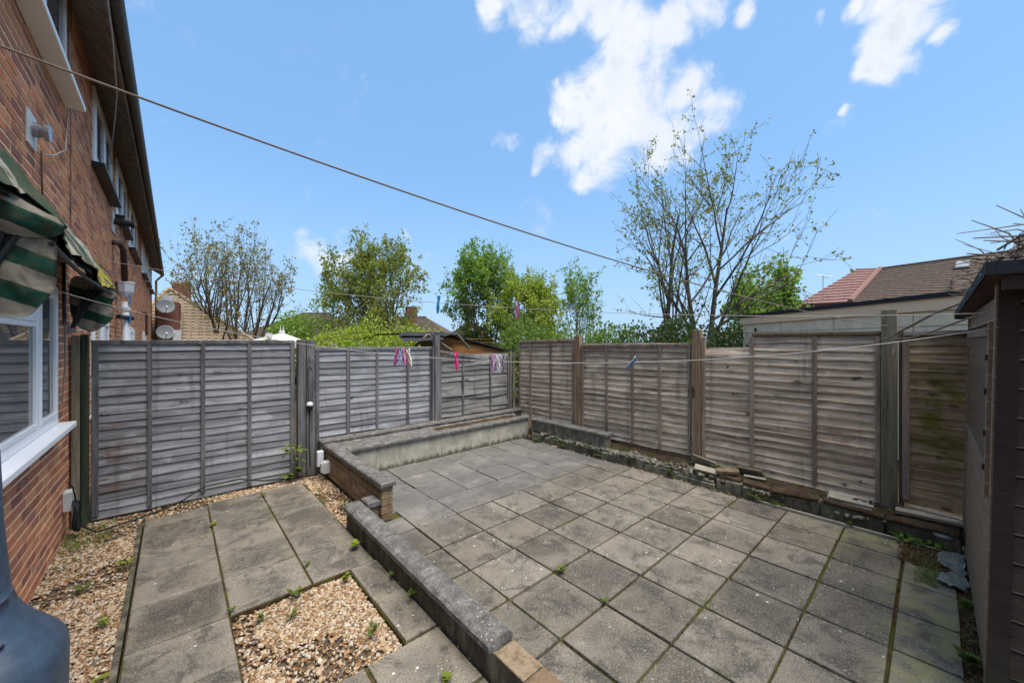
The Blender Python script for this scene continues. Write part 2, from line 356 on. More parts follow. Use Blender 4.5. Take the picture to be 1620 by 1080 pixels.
def f_peb(t, b):
    r = t.rnd(); n = t.noise(t.pos(), 60, 3)
    c = t.ramp(r, [(0, (.56, .46, .32)), (.12, (.30, .17, .08)), (.25, (.66, .55, .40)), (.4, (.44, .29, .16)), (.52, (.62, .58, .50)), (.64, (.37, .23, .12)), (.76, (.58, .44, .26)), (.86, (.20, .17, .14)), (.93, (.72, .68, .6)), (1, (.40, .36, .31))], 'CONSTANT')
    k = t.mapr(n, .3, .7, .56, .88, False)
    return t.mix(1, t.mix(1, c, (1, .92, .84), 'MULTIPLY'), t.node('CombineColor', {0: k, 1: k, 2: k}).outputs[0], 'MULTIPLY')
M_pebble = material('flint_gravel', f_peb, .8, .3)
M_gravelbase = plain('gravel_bed_earth', (.115, .08, .052), 1, .6, 40, bump=.01)
M_upvc = plain('white_upvc', (.86, .86, .86), .35, .02, 3, .45)
M_pipe_w = plain('white_plastic', (.60, .62, .65), .5, .2, 9)
M_glass = bpy.data.materials.new('window_glass'); M_glass.use_nodes = True
def _g():
    b = M_glass.node_tree.nodes['Principled BSDF']; t = NT(M_glass.node_tree)
    n = t.noise(t.pos(), 1.1, 2); b.inputs['Roughness'].default_value = .02; b.inputs['Specular IOR Level'].default_value = .9
    t.put(b.inputs['Base Color'], t.ramp(n, [(.3, (.06, .066, .07)), (.7, (.13, .138, .14))]))
_g()
M_soffit = plain('weathered_dark_soffit', (.24, .20, .17), .9, .6, 9, bump=.004)
M_gutter = plain('dark_cast_gutter', (.085, .076, .072), .6, .35, 16)
M_brownpipe = plain('brown_pipe', (.085, .05, .04), .55, .3, 20)
M_creampipe = plain('cream_pipe', (.50, .38, .20), .6, .25, 10)
M_black = plain('black_rubber', (.014, .014, .015), .5, .2)
M_blackp = plain('black_plastic', (.02, .02, .021), .45, .2)
M_greybox = plain('grey_plastic_box', (.52, .53, .52), .5, .1)
M_cable = plain('pale_cable', (.40, .36, .33), .7, .2)
M_rope = plain('grey_rope', (.20, .17, .14), .9, .35, 200)
M_ropew = plain('pale_line', (.40, .37, .33), .8, .2, 120)
M_felt = plain('black_roof_felt', (.028, .030, .034), .85, .45, 60, bump=.002)
M_roofn = plain('neighbour_roof', (.14, .11, .09), .9, .3, 3)
M_blue = plain('slate_blue_plastic', (.040, .066, .102), .42, .3, 25, .4, bump=.0012)
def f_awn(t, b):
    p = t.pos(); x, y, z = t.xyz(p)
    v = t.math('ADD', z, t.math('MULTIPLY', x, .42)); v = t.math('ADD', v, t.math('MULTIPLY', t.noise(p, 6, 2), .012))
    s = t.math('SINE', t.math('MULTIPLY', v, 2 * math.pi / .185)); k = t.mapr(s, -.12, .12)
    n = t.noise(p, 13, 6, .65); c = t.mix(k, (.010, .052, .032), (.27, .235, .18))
    c = t.mix(t.mapr(n, .42, .72, 0, .7), c, (.085, .075, .045))  # mildew-like blotches darken the stripes, standing in for shade under the cover
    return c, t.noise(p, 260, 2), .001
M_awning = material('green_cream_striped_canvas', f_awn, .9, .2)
def f_cover(t, b):
    p = t.pos(); x, y, z = t.xyz(p); n = t.noise(p, 7, 6, .7)
    s = t.mapr(t.math('SINE', t.math('MULTIPLY', y, 2 * math.pi / .24)), -.2, .2)
    c = t.mix(s, (.05, .085, .055), (.42, .39, .31))
    c = t.mix(t.mapr(n, .42, .62, 0, .9), c, (.13, .115, .07))
    yl = t.math('MULTIPLY', t.band(y, 4.5, 4.9, 5.3, 5.6), t.mapr(t.noise(p, 11, 4), .42, .58))
    c = t.mix(yl, c, (.40, .31, .02))
    return c, n, .012
M_cover = material('mossy_awning_canvas', f_cover, .95, .15)
M_awnback = plain('dark_lining_canvas', (.022, .026, .02), .95, .5, 14)  # near-black, blotchy canvas for the underside of the cover
def shedmat(name, c, cd, worn=.7):
    def f(t, b):
        p = t.pos(); n = t.noise(t.scale(p, (3, 3, 14)), 2, 7, .7); g = t.noise(p, 60, 4, .7)
        cc = t.mix(t.mapr(n, .35, .7), c, cd)
        sc_ = t.mapr(t.vor(p, 22), .05, .10, 1, 0); cc = t.mix(t.math('MULTIPLY', sc_, t.mapr(t.noise(p, 8), .55, .65)), cc, (.35, .31, .27))
        x, y, z = t.xyz(p); fr = t.math('FRACT', t.math('DIVIDE', t.math('SUBTRACT', z, .05 if 'dark' in name else .06), .1385 if 'dark' in name else .142)); wl = t.math('MULTIPLY', t.mapr(fr, .03, .10 if 'dark' not in name else .05, 1, 0), t.mapr(t.noise(t.scale(p, (2, 2, .4)), 1.5, 3), .28, .42)); cc = t.mix(t.math('MULTIPLY', wl, worn), cc, (.42, .35, .27))
        cc = t.mix(t.mapr(t.math('ADD', z, t.math('MULTIPLY', n, .5)), .75, .3, 0, .35), cc, (.075, .08, .045))
        return cc, t.math('ADD', n, t.math('MULTIPLY', g, .4)), .004
    return material(name, f, .8, .3)
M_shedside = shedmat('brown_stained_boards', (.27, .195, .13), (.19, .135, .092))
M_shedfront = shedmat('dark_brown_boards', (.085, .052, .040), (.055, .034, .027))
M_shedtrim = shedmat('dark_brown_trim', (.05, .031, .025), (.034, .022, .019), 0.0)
M_shedglass = plain('dirty_perspex', (.13, .10, .08), .3, .35, 6, .5)
M_perspex = plain('pale_green_perspex_edge', (.13, .17, .15), .3, .35, 8, .5)
def f_leaf(pal):
    def f(t, b):
        r = t.rnd(); c = t.ramp(r, pal)
        b.inputs['Subsurface Weight'].default_value = 0.0
        tr = t.node('BsdfTranslucent', {'Color': t.mix(1, c, (1.25, 1.3, .8), 'MULTIPLY')})
        out = [n for n in t.n if n.type == 'OUTPUT_MATERIAL'][0]
        ms = t.node('MixShader', {0: .35, 1: b.outputs[0], 2: tr.outputs[0]}); t.l.new(ms.outputs[0], out.inputs[0])
        return c
    return f
def leafmat(name, *cols):
    return material(name, f_leaf([(i / (len(cols) - 1), c) for i, c in enumerate(cols)]), .6, .25)
L_bronze = leafmat('bronze_young_leaves', (0.181, 0.178, 0.043), (0.290, 0.232, 0.070), (0.236, 0.252, 0.061), (0.362, 0.252, 0.104))
L_olive = leafmat('olive_spring_leaves', (0.154, 0.220, 0.038), (0.245, 0.315, 0.052), (0.307, 0.274, 0.078), (0.181, 0.274, 0.052))
L_green = leafmat('fresh_green_leaves', (0.128, 0.252, 0.038), (0.217, 0.357, 0.061), (0.307, 0.441, 0.086), (0.164, 0.274, 0.052))
L_yellow = leafmat('yellow_green_leaves', (0.217, 0.304, 0.035), (0.307, 0.399, 0.052), (0.399, 0.463, 0.078), (0.254, 0.315, 0.052))
L_dark = leafmat('dark_evergreen_leaves', (0.026, 0.046, 0.017), (0.051, 0.080, 0.026), (0.080, 0.109, 0.032), (0.041, 0.061, 0.023))
L_mid = leafmat('mid_green_leaves', (0.081, 0.158, 0.031), (0.136, 0.220, 0.042), (0.200, 0.284, 0.052), (0.109, 0.178, 0.035))
L_weed = leafmat('weed_leaves', (.10, .15, .025), (.14, .19, .035), (.075, .11, .022), (.19, .22, .05))
L_yweed = leafmat('lime_seedling_leaves', (.19, .25, .03), (.26, .30, .04), (.14, .19, .025))
L_grass = leafmat('grass_blades', (.09, .14, .025), (.15, .2, .04), (.2, .2, .07))
L_litter = leafmat('dead_leaf_litter', (.09, .045, .025), (.16, .09, .045), (.22, .15, .08), (.05, .03, .02))
M_bark = plain('grey_brown_bark', (.11, .09, .07), .95, .35, 12, bump=.01)
M_barkl = plain('pale_grey_bark', (.19, .17, .145), .95, .35, 12, bump=.01)
M_barkd = plain('dark_bark', (.06, .048, .036), .95, .3, 12)
M_twig = plain('dead_grey_twigs', (.20, .165, .13), .95, .45, 30)
M_tile_tan = plain('tan_roof_tile', (.37, .29, .20), .9, .3, 9)
M_tile_red = plain('red_roof_tile', (.25, .135, .11), .9, .25, 8)
M_tile_brown = plain('brown_mossy_tile', (.095, .066, .048), .95, .5, 5)
M_tile_dark = plain('dark_brown_tile', (.10, .075, .055), .95, .35, 4)
M_farbrick = plain('distant_brick', (.19, .085, .06), .9, .4, 14)
M_whitewall = plain('white_wall_paint', (.70, .70, .68), .8, .06, 3)
M_garage = plain('concrete_garage_panel', (.85, .68, .47), .9, .22, 5, bump=.004)
M_cream = plain('cream_canvas', (.66, .62, .50), .8, .1, 5)
M_peel = lambda n, c: plain(n, c, .35, .04, 20, .5)
P_pink = M_peel('pink_plastic', (.62, .16, .34)); P_hot = M_peel('hot_pink_plastic', (.78, .03, .20)); P_lilac = M_peel('lilac_plastic', (.62, .36, .58))
P_lblue = M_peel('pale_blue_plastic', (.38, .52, .68)); P_blue = M_peel('blue_plastic', (.03, .28, .52)); P_dblue = M_peel('deep_blue_plastic', (.06, .20, .50))
P_white = M_peel('white_peg_plastic', (.66, .65, .62)); P_peach = M_peel('peach_plastic', (.70, .42, .24)); P_grey = M_peel('grey_peg_plastic', (.10, .10, .13)); P_mag = M_peel('magenta_plastic', (.45, .05, .26))
M_steel = plain('dull_steel', (.35, .35, .36), .4, .1, 20, .5, .8)
M_dish = plain('grey_dish_paint', (.27, .295, .31), .6, .15, 6)
M_sheet = plain('grey_polythene', (.19, .205, .18), .45, .6, 14, .4, bump=.01)

# ================================================================== GROUND
g = MB().box(-300, 500, -300, 500, -.6, -.09); structure('ground', g, M_soil)

# patio -----------------------------------------------------------
PX = [1.405, 1.745, 2.212, 2.685, 3.147, 3.62, 4.088, 4.50, 4.87]
PY = [-.45, -.115, .175, .585, 1.047, 1.512, 1.982, 2.446, 2.872, 3.345, 3.80, 4.25, 4.70, 5.15]
patio = structure('patio', MB().box(1.40, 4.90, -.6, 3.66, -.085, -.020).box(1.60, 4.90, 3.66, 5.16, -.085, -.0201), M_joint)
rs = random.Random(3)
for j in range(1, len(PY) - 1):
    for i in range(len(PX) - 1):
        x0, x1, y0, y1 = PX[i], PX[i + 1], PY[j], PY[j + 1]
        if j == 1 and i == len(PX) - 2: continue
        if y0 > 3.3:
            d = .010 * math.sin(j * 2.1 + i); x0 += d * (i > 0); x1 += d * (i < len(PX) - 2)
        if i == len(PX) - 2 and y0 > 3.2: x1 = 4.86
        if i == 0 and y0 < 3.6 < y1: y1 = 3.652
        if i == 0 and y0 > 3.6: x0 = 1.658
        gapx = .006 + rs.random() * .006; gapy = .005 + rs.random() * .006
        if y0 > 3.3: gapx *= .6; gapy *= .6
        T = Matrix.Translation(((x0 + x1) / 2, (y0 + y1) / 2, rs.uniform(-.004, .002))) @ rot(rs.uniform(-.006, .006), rs.uniform(-.006, .006), rs.uniform(-.006, .006))
        a, b_ = (x1 - x0) / 2 - gapx, (y1 - y0) / 2 - gapy
        m = MB()
        # slightly chipped outline
        pts = []
        for (sx, sy) in ((-1, -1), (1, -1), (1, 1), (-1, 1)):
            ch = rs.choice([.004, .004, .008, .02 if rs.random() < .3 else .006])
            if sx * sy > 0: pts += [(sx * a, sy * (b_ - ch)), (sx * (a - ch), sy * b_)] if False else [(sx * a, sy * b_ - sy * ch), (sx * a - sx * ch, sy * b_)][::(1 if sx > 0 else 1)]
            else: pts += [(sx * a - sx * ch, sy * b_), (sx * a, sy * b_ - sy * ch)]
        n = len(pts)
        vs = [T @ Vector((p[0], p[1], -.045)) for p in pts] + [T @ Vector((p[0], p[1], -.004)) for p in pts] + [T @ Vector((p[0] * .987, p[1] * .987, 0)) for p in pts]
        fs = [tuple(range(2 * n, 3 * n))]
        for l in (0, n):
            for k in range(n): q = (k + 1) % n; fs.append((l + k, l + q, l + n + q, l + n + k))
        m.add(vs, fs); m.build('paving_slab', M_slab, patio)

# path ------------------------------------------------------------
path = structure('path', MB().box(-.222, 1.245, 3.09, 5.30, -.085, -.014).box(-.222, .275, .3, 3.09, -.085, -.0141).box(.275, 1.25, .3, 2.105, -.085, -.0139).box(1.035, 1.255, 2.105, 3.09, -.085, -.0142), M_joint)
QX = [-.222, .274, .772, 1.238]; rows = [.65, 1.14, 1.63, 2.115, 2.615, 3.097, 3.59, 4.06, 4.55, 5.03]
def path_slab(x0, x1, y0, y1):
    T = Matrix.Translation(((x0 + x1) / 2, (y0 + y1) / 2, rs.uniform(-.003, .003))) @ rot(rs.uniform(-.008, .008), rs.uniform(-.008, .008), rs.uniform(-.005, .005))
    a, b_ = (x1 - x0) / 2 - .007, (y1 - y0) / 2 - .0035
    MB().cham(-a, a, -b_, b_, -.045, 0, .004, T).build('paving_slab', M_slab, path)
for k in range(len(rows) - 1): path_slab(QX[0], QX[1], rows[k], rows[k + 1])
path_slab(QX[0], QX[1], 5.03, 5.29)
for k in range(5, 9): path_slab(QX[1], QX[2], rows[k], rows[k + 1]); path_slab(QX[2], QX[3], rows[k], rows[k + 1])
path_slab(QX[1], QX[2], 5.03, 5.40); path_slab(QX[2], QX[3] - .02, 5.03, 5.42)
path_slab(1.035, 1.255, 2.61, 3.09); path_slab(1.035, 1.255, 2.12, 2.605)
for k in range(3): path_slab(.282, .785, rows[k], rows[k + 1] - .012); path_slab(.795, 1.25, rows[k], rows[k + 1] - .012)

# gravel ----------------------------------------------------------
ICO = None
def gravel(name, regions, count, zb, zmax, size=(.005, .0135), label=None, mat=None):
    global ICO
    if ICO is None:
        bm = bmesh.new(); bmesh.ops.create_icosphere(bm, subdivisions=1, radius=1); ICO = ([v.co.copy() for v in bm.verts], [tuple(v.index for v in f.verts) for f in bm.faces]); bm.free()
    V, Fc = ICO; rr = random.Random(len(name) + count)
    areas = [(r[1] - r[0]) * (r[3] - r[2]) for r in regions]; tot = sum(areas); v = []; f = []
    for r, A in zip(regions, areas):
        for _ in range(int(count * A / tot)):
            x, y = rr.uniform(r[0], r[1]), rr.uniform(r[2], r[3])
            if nz(x * 2.2 + 5, y * 2.2, 1) > .12 and rr.random() < .80: continue
            s = rr.uniform(*size) * (1.5 if rr.random() < .06 else 1)
            z = zb + (zmax - zb) * (.5 + .5 * nz(x * 2.5, y * 2.5, 3)) + rr.uniform(-.006, .006)
            sx, sy, sz = s * rr.uniform(.8, 1.5), s * rr.uniform(.7, 1.1), s * rr.uniform(.45, .8)
            a = rr.uniform(0, 6.28); ca, sa = math.cos(a), math.sin(a); tx, ty = rr.uniform(-.5, .5), rr.uniform(-.5, .5)
            b = len(v); j = [rr.uniform(.8, 1.15) for _ in V]
            for q, jj in zip(V, j):
                px, py, pz = q.x * sx * jj, q.y * sy * jj, q.z * sz * jj
                pz += px * tx + py * ty
                v.append((x + px * ca - py * sa, y + px * sa + py * ca, z + pz))
            f += [(p0 + b, p1 + b, p2 + b) for (p0, p1, p2) in Fc]
    me = bpy.data.meshes.new(name); me.from_pydata(v, [], f); me.materials.append(mat or M_pebble); me.update()
    return tag(link(name, me), label, name, None, 'stuff')
structure('gravel_bed_floor', MB().box(-.80, -.245, .5, 5.75, -.2, -.055).box(-.245, 1.5, 5.30, 5.72, -.2, -.0553).box(1.245, 1.53, 3.80, 5.72, -.2, -.0551).box(.28, 1.03, 2.12, 3.085, -.2, -.0552), M_gravelbase)
gravel('gravel', [(-.76, -.25, 1.3, 5.68)], 19000, -.052, -.022, label='tan and white gravel strip along the foot of the brick wall')
gravel('gravel', [(.285, 1.03, 2.125, 3.08)], 11000, -.052, -.026, label='square of tan gravel let into the paved path')
gravel('gravel', [(1.25, 1.525, 3.87, 5.70), (-.24, 1.25, 5.43, 5.70)], 6000, -.05, -.03, (.007, .014), label='gravel along the foot of the grey fence and stone planter')
gravel('gravel', [(4.87, 4.945, .1, 4.7)], 1500, -.03, -.012, (.007, .016), label='thin line of gravel between patio paving and the right kerb')
structure('gravel_edging', MB().box(-.262, -.232, .5, 5.28, -.12, -.018), M_dirtywall)

# ================================================================== LOW WALLS
lw = thing('low_wall', 'long low garden wall with weathered grey coping between path and patio', 'garden wall', (1.33, 2.6, 0))
y = .45
while y < 3.84:
    L = min(.44, 3.845 - y); MB().box(1.262, 1.398, y + .002, y + L - .002, -.08, .148).build('block', M_dirtywall, lw); y += L
MB().cham(1.262, 1.40, 1.33, 1.553, .1485, .156, .004).build('mortar_bed', M_stone, lw, label='bare tan mortar block where the coping is missing')
MB().cham(1.262, 1.40, .45, 1.325, .1485, .154, .004).build('mortar_bed', M_stone, lw)
def coping(y0, y1):
    m = MB(); n = max(2, int((y1 - y0) / .06)); P = []
    for k in range(n + 1):
        yy = y0 + (y1 - y0) * k / n; w1 = nz(yy * 9, 1) * .004; w2 = nz(yy * 9, 7) * .004
        P.append([(1.236 + w1, yy, .152), (1.236 + w1, yy, .186 + w2), (1.258, yy, .204 + w2), (1.30, yy, .213 + w1), (1.365, yy, .212 + w2), (1.392, yy, .200), (1.405 + w2, yy, .186), (1.405 + w2, yy, .152)])
    m.grid(P); m.f.append(tuple(range(8))); b = n * 8; m.f.append(tuple(b + q for q in range(8))[::-1])
    for k in range(n): m.f.append((k * 8, k * 8 + 7, (k + 1) * 8 + 7, (k + 1) * 8))
    m.build('coping_stone', M_coping, lw)
coping(1.565, 2.285); coping(2.293, 2.975); coping(2.983, 3.72); coping(3.726, 3.85)

pl = thing('stone_planter', 'raised corner planter with buff stone side, rendered front and concrete copings', 'planter', (2.5, 5.3, 0))
# buff stone side wall (faces the house) and its end pillar
rs2 = random.Random(5); zc = [0.0, .072, .15, .225, .30, .352]
MB().box(1.548, 1.652, 3.68, 5.58, -.08, .350).build('wall_core', M_dirtywall, pl)
for a in range(5):
    y = 3.662 + (0 if a % 2 else .12)
    if a % 2 == 0: MB().box(1.535, 1.655, 3.660, 3.775, zc[a] + .003, zc[a + 1] - .003).build('stone', M_stone, pl, bevel=.004)
    while y < 5.56:
        L = min(rs2.uniform(.2, .42), 5.58 - y); o = rs2.uniform(-.004, .004)
        MB().box(1.533 + o, 1.56, y + .003, y + L - .003, zc[a] + .002, zc[a + 1] - .003).build('stone', M_stone, pl, bevel=.003); y += L
    if a % 2: MB().box(1.538, 1.655, 3.659, 3.70, zc[a] + .003, zc[a + 1] - .003).build('stone', M_stone, pl, bevel=.004)
def flatcop(x0, x1, y0, y1, z0, z1, n=1, along='y', nm='coping_stone'):
    for k in range(n):
        if along == 'y': q = (y1 - y0) / n; a = (x0, x1, y0 + q * k + .002, y0 + q * (k + 1) - .002)
        else: q = (x1 - x0) / n; a = (x0 + q * k + .002, x0 + q * (k + 1) - .002, y0, y1)
        dz = random.uniform(-.003, .003)
        MB().cham(*a, z0 + dz, z1 + dz, .012).build(nm, M_coping, pl)
flatcop(1.515, 1.672, 3.625, 5.56, .354, .402, 3)
# rendered front wall
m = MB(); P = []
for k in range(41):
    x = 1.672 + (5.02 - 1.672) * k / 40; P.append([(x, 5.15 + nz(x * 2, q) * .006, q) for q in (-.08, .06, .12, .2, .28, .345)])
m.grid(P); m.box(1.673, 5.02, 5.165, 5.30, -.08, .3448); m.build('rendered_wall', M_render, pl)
flatcop(1.70, 5.03, 5.105, 5.27, .348, .388, 7, 'x')
# mortar and soil between copings
m = MB(); P = []
for k in range(40):
    x = 1.66 + 3.38 * k / 39; P.append([(x, yy, .37 + .012 * nz(x * 3, yy * 6) + (.02 if q == 3 else 0) - (.05 if (q == 1 or q == 2) and x > 3.2 else 0)) for q, yy in enumerate((5.24, 5.36, 5.48, 5.60))])
m.grid(P); m.build('soil_fill', M_coping, pl); 
def ex(): pass
m = MB(); P = []
for k in range(30):
    x = 3.1 + 1.9 * k / 29; P.append([(x, yy, .362 + .014 * nz(x * 5, yy * 9) - .02 * (k in (0, 29))) for q, yy in enumerate((5.26, 5.38, 5.5, 5.6))])
m.grid(P); m.build('soil', M_soil, pl)
MB().box(1.50, 5.26, 5.60, 5.74, -.08, .40).build('wall_core', M_dirtywall, pl)
flatcop(1.50, 5.26, 5.575, 5.755, .402, .438, 8, 'x')
# small step wall
sw = thing('small_step_wall', 'short low stone wall with one coping joining the long wall to the planter pillar', 'garden wall', (1.47, 3.75, 0))
for a in range(2):
    MB().box(1.408, 1.53, 3.70, 3.80, .004 + a * .088, .087 + a * .088).build('stone', M_stone, sw, bevel=.004)
MB().cham(1.402, 1.531, 3.665, 3.845, .180, .232, .012).build('coping_stone', M_coping, sw)

# right low wall and kerb
rw = thing('low_concrete_wall', 'low grey concrete wall with thin coping along the right fence corner', 'garden wall', (5.08, 4.2, 0))
for k, (a, b_) in enumerate(((3.40, 3.95), (3.955, 4.5), (4.505, 5.05))):
    MB().box(5.0, 5.12, a, b_, -.08, .322).build('block', M_greywall, rw, bevel=.004)
    MB().cham(4.965, 5.16, a - (.03 if k == 0 else 0), b_, .325, .365, .01).build('coping_stone', M_coping, rw)
kb = thing('rough_kerb', 'broken mossy concrete and stone kerb along foot of right fence', 'kerb', (4.98, 2, 0))
y = -.55
rk = random.Random(11)
while y < 4.98:
    L = rk.uniform(.28, .52); L = min(L, 5.0 - y); hgt = rk.uniform(.125, .155) if y < 1.55 else rk.uniform(.09, .14)
    if 1.72 < y < 2.1: hgt = .06
    a = rk.uniform(-.018, .018); TJ = Matrix.Translation((4.99, y + L / 2, 0)) @ rot(rk.uniform(-.05, .05), rk.uniform(-.10, .10), rk.uniform(-.07, .07)) @ Matrix.Translation((-4.99, -y - L / 2, 0))
    MB().box(4.945 + a, 5.03, y + .004, y + L - .006, -.08, hgt, TJ).build('kerb_stone', rk.choice([M_greywall, M_greywall, M_dirtywall]), kb, bevel=.012)
    if y > 1.4:
        MB().box(4.955 + a + .01, 5.05, y + .02, y + L - .03, hgt - .002, hgt + rk.uniform(.02, .05), TJ).build('kerb_stone', rk.choice([M_greywall, M_soil, M_coping]), kb, bevel=.010)
    else:
        MB().box(4.93 + a, 5.19, y + .01, y + L - .012, hgt + .001, hgt + .028, TJ).build('kerb_slab', M_soil, kb, bevel=.006)
    y += L
m = MB(); P = []
for k in range(60):
    yy = -.6 + 5.8 * k / 59; P.append([(xx, yy, zz_ + .02 * nz(xx * 7, yy * 4)) for xx, zz_ in ((5.0, .06), (5.06, .125), (5.18, .165), (5.3, .18), (5.42, .19))])
m.grid(P); structure('soil_bank', m, M_soil)
tag(MB().box(4.876, 4.90, -.2, 1.35, -.03, .022).build('edging_board', M_plank), 'thin timber edging strip between paving and right kerb', 'edging')

gravel('rubble', [(4.90, 5.2, .15, 4.7)], 520, .09, .165, (.012, .042), 'broken stone and mortar rubble scattered along the kerb by the side fence', M_greywall)
# ================================================================== FENCES
def slat_mesh(L, h, seed, wav=.006, bow=0.0, seg=9, proud=.027):
    """board along +X local, front toward -Y, lapped: bottom edge proud"""
    v = []; f = []
    for k in range(seg + 1):
        x = L * k / seg; wz = nz(x * 1.7, seed * 3.1) * wav * 1.4 + nz(x * 6, seed * 7.7) * wav * .5; wt_ = nz(x * 1.3, seed * 5.3, 4) * wav * .9
        by = nz(x * 1.1, seed * 2.3, 9) * bow
        v += [(x, -.006 - by, h / 2 + wt_), (x, -proud - by, -h / 2 + wz), (x, -proud + .013 - by, -h / 2 + wz), (x, 0 - by, h / 2 + wt_)]
    for k in range(seg):
        for q in range(4): r = (q + 1) % 4; f.append((k * 4 + q, k * 4 + r, k * 4 + 4 + r, k * 4 + 4 + q))
    f.append((0, 1, 2, 3)); f.append(tuple(seg * 4 + q for q in (3, 2, 1, 0)))
    return v, f
def fence_panel(parent, o, ax, L, zb, zt, mats, battens, seed, n=20, wav=.006, bow=.003, rail=True, slope=0.0, stiles=True, skip=None, bat_d=.03, proud=.027):
    """o: base corner (x,y); ax: unit vector along panel; front = ax rotated -90deg"""
    ax = Vector(ax); fr = Vector((ax.y, -ax.x, 0)); ms, mb_ = mats
    def W(p): return Vector((o[0], o[1], 0)) + ax * p[0] - fr * p[1] + Vector((0, 0, p[2] + slope * p[0]))
    pitch = (zt - zb) / n
    for k in range(n):
        z = zb + pitch * (k + .5) + .18 * pitch * nz(k * 3.7, seed * 1.3); h = pitch * 1.34
        x0, x1 = (0, L)
        if skip and skip(k): x0, x1 = skip(k)
        v, f = slat_mesh(x1 - x0, h, seed * 40 + k, wav, bow, 9, proud)
        m = MB(); m.add([W((p[0] + x0, p[1], p[2] + z)) for p in v], f); m.build('slat', ms, parent)
    for (bx, bw) in battens:
        m = MB(); z1 = zt
        vs = [W((bx + a, b - .022, c)) for c in (zb + .02 + random.uniform(-.02, .02), zt - .03) for b in (-bat_d + .012, .004) for a in (-bw / 2, bw / 2)]
        m.add(vs, [(0, 2, 3, 1), (4, 5, 7, 6), (0, 1, 5, 4), (2, 6, 7, 3), (0, 4, 6, 2), (1, 3, 7, 5)]); m.build('batten', mb_, parent, bevel=.002)
    if rail:
        vs = [W((a, b - .024, c)) for c in (zt - .032, zt + .012) for b in (-bat_d + .012, .03) for a in (0.0, L)]
        m = MB(); m.add(vs, [(0, 2, 3, 1), (4, 5, 7, 6), (0, 1, 5, 4), (2, 6, 7, 3), (0, 4, 6, 2), (1, 3, 7, 5)]); m.build('top_rail', mb_, parent, bevel=.003)
fa = thing('back_fence', 'grey weathered lapped timber fence across the back beyond planter and path', 'fence', (2.3, 5.8, 0))
YF = 5.80
fence_panel(fa, (-.635, YF), (1, 0, 0), 1.85, -.03, 1.80, (M_woodA, M_postA), [(.028, .05), (.435, .04), (.89, .04), (1.345, .04), (1.825, .05)], 1, 20, .010)
fence_panel(fa, (1.475, YF + .02), (1, 0, 0), 1.86, .02, 1.70, (M_woodA, M_postA), [(.03, .045), (.45, .05), (.885, .035), (1.40, .04), (1.83, .045)], 2, 19, .010, slope=-.006)
fence_panel(fa, (3.455, YF), (1, 0, 0), 1.62, .30, 1.55, (M_woodA3, M_postA), [(.02, .04), (.50, .04), (1.14, .04), (1.60, .04)], 3, 14, .026, .030, rail=False)
# collapsed top rail of the third panel
MB().obox((3.80, YF - .05, 1.575), (.75, .03, .045), rot(0, R(9), 0)).build('broken_rail', M_postA, fa)
MB().obox((4.3, YF - .03, 1.50), (.6, .02, .05), rot(0, R(12), R(4))).build('broken_rail', M_woodA3, fa)
def post(par, x, y, w_, d, zt, mat, zb=-.2, nm='post', tilt=0):
    m = MB(); m.box(-w_ / 2, w_ / 2, -d / 2, d / 2, zb, zt, Matrix.Translation((x, y, 0)) @ rot(0, tilt, 0)); return m.build(nm, mat, par, bevel=.004)
post(fa, 1.30, YF - .01, .10, .10, 1.825, M_postA); post(fa, 1.406, YF - .03, .105, .10, 1.82, M_postA)
post(fa, 3.395, YF - .03, .095, .10, 1.91, M_postA); post(fa, 3.325, YF - .03, .035, .06, 1.70, M_postA)
fg = thing('green_stained_post', 'dark green mossy timber post between brick wall and grey fence', 'post', (-.68, 5.62, 0))
MB().box(-.745, -.69, 5.58, 5.66, -.1, 1.86).build('board', M_postD, fg, bevel=.004); MB().box(-.686, -.638, 5.60, 5.70, -.1, 1.87).build('board', M_postG, fg, bevel=.004)
cf = thing('fence_corner_offcuts', 'narrow greenish upright boards and rails filling the fence corner', 'fence boards', (5.2, 5.75, 0))
for k, (x, yy, h_, mt) in enumerate(((5.11, 5.76, 1.60, M_postD), (5.17, 5.83, 1.66, M_postG), (5.235, 5.80, 1.58, M_postD), (5.29, 5.86, 1.72, M_postG))):
    MB().box(x - .028, x + .028, yy - .012, yy + .012, .3, h_).build('board', mt, cf, bevel=.003)
MB().obox((5.22, 5.72, 1.52), (.24, .03, .035), rot(0, R(-8), R(-35))).build('rail', M_postA, cf); MB().obox((5.22, 5.72, .84), (.24, .03, .035), rot(0, R(-4), R(-35))).build('rail', M_postA, cf)

fb = thing('side_fence', 'brown weathered lapped timber fence along the right side of patio', 'fence', (5.3, 2.5, 0))
XF = 5.30
fence_panel(fb, (XF, 5.66), (0, -1, 0), 1.42, .33, 1.805, (M_woodB, M_batB), [(.02, .035), (.33, .04), (.87, .035), (1.40, .035)], 5, 17, .012, slope=.02, proud=.040, bat_d=.046)
fence_panel(fb, (XF, 4.08), (0, -1, 0), 1.87, .23, 1.735, (M_woodB, M_batB), [(.03, .04), (.515, .038), (.98, .04), (1.42, .038), (1.84, .03)], 6, 17, .014, slope=.013, proud=.040, bat_d=.046)
fence_panel(fb, (XF, 2.07), (0, -1, 0), 1.71, .20, 1.885, (M_woodB, M_batB), [(.02, .04), (.585, .04), (1.19, .04), (1.69, .035)], 7, 19, .011, rail=False, proud=.040, bat_d=.046, skip=lambda k: (.57, 1.71) if k >= 17 else None)
MB().box(XF - .05, XF + .01, .36, 1.49, 1.872, 1.905).build('top_rail', M_postD, fb, bevel=.003)
fence_panel(fb, (XF, .205), (0, -1, 0), 1.9, .26, 1.87, (M_woodB, M_batB), [(.02, .05)], 8, 19, .013, rail=False, proud=.040, bat_d=.046)
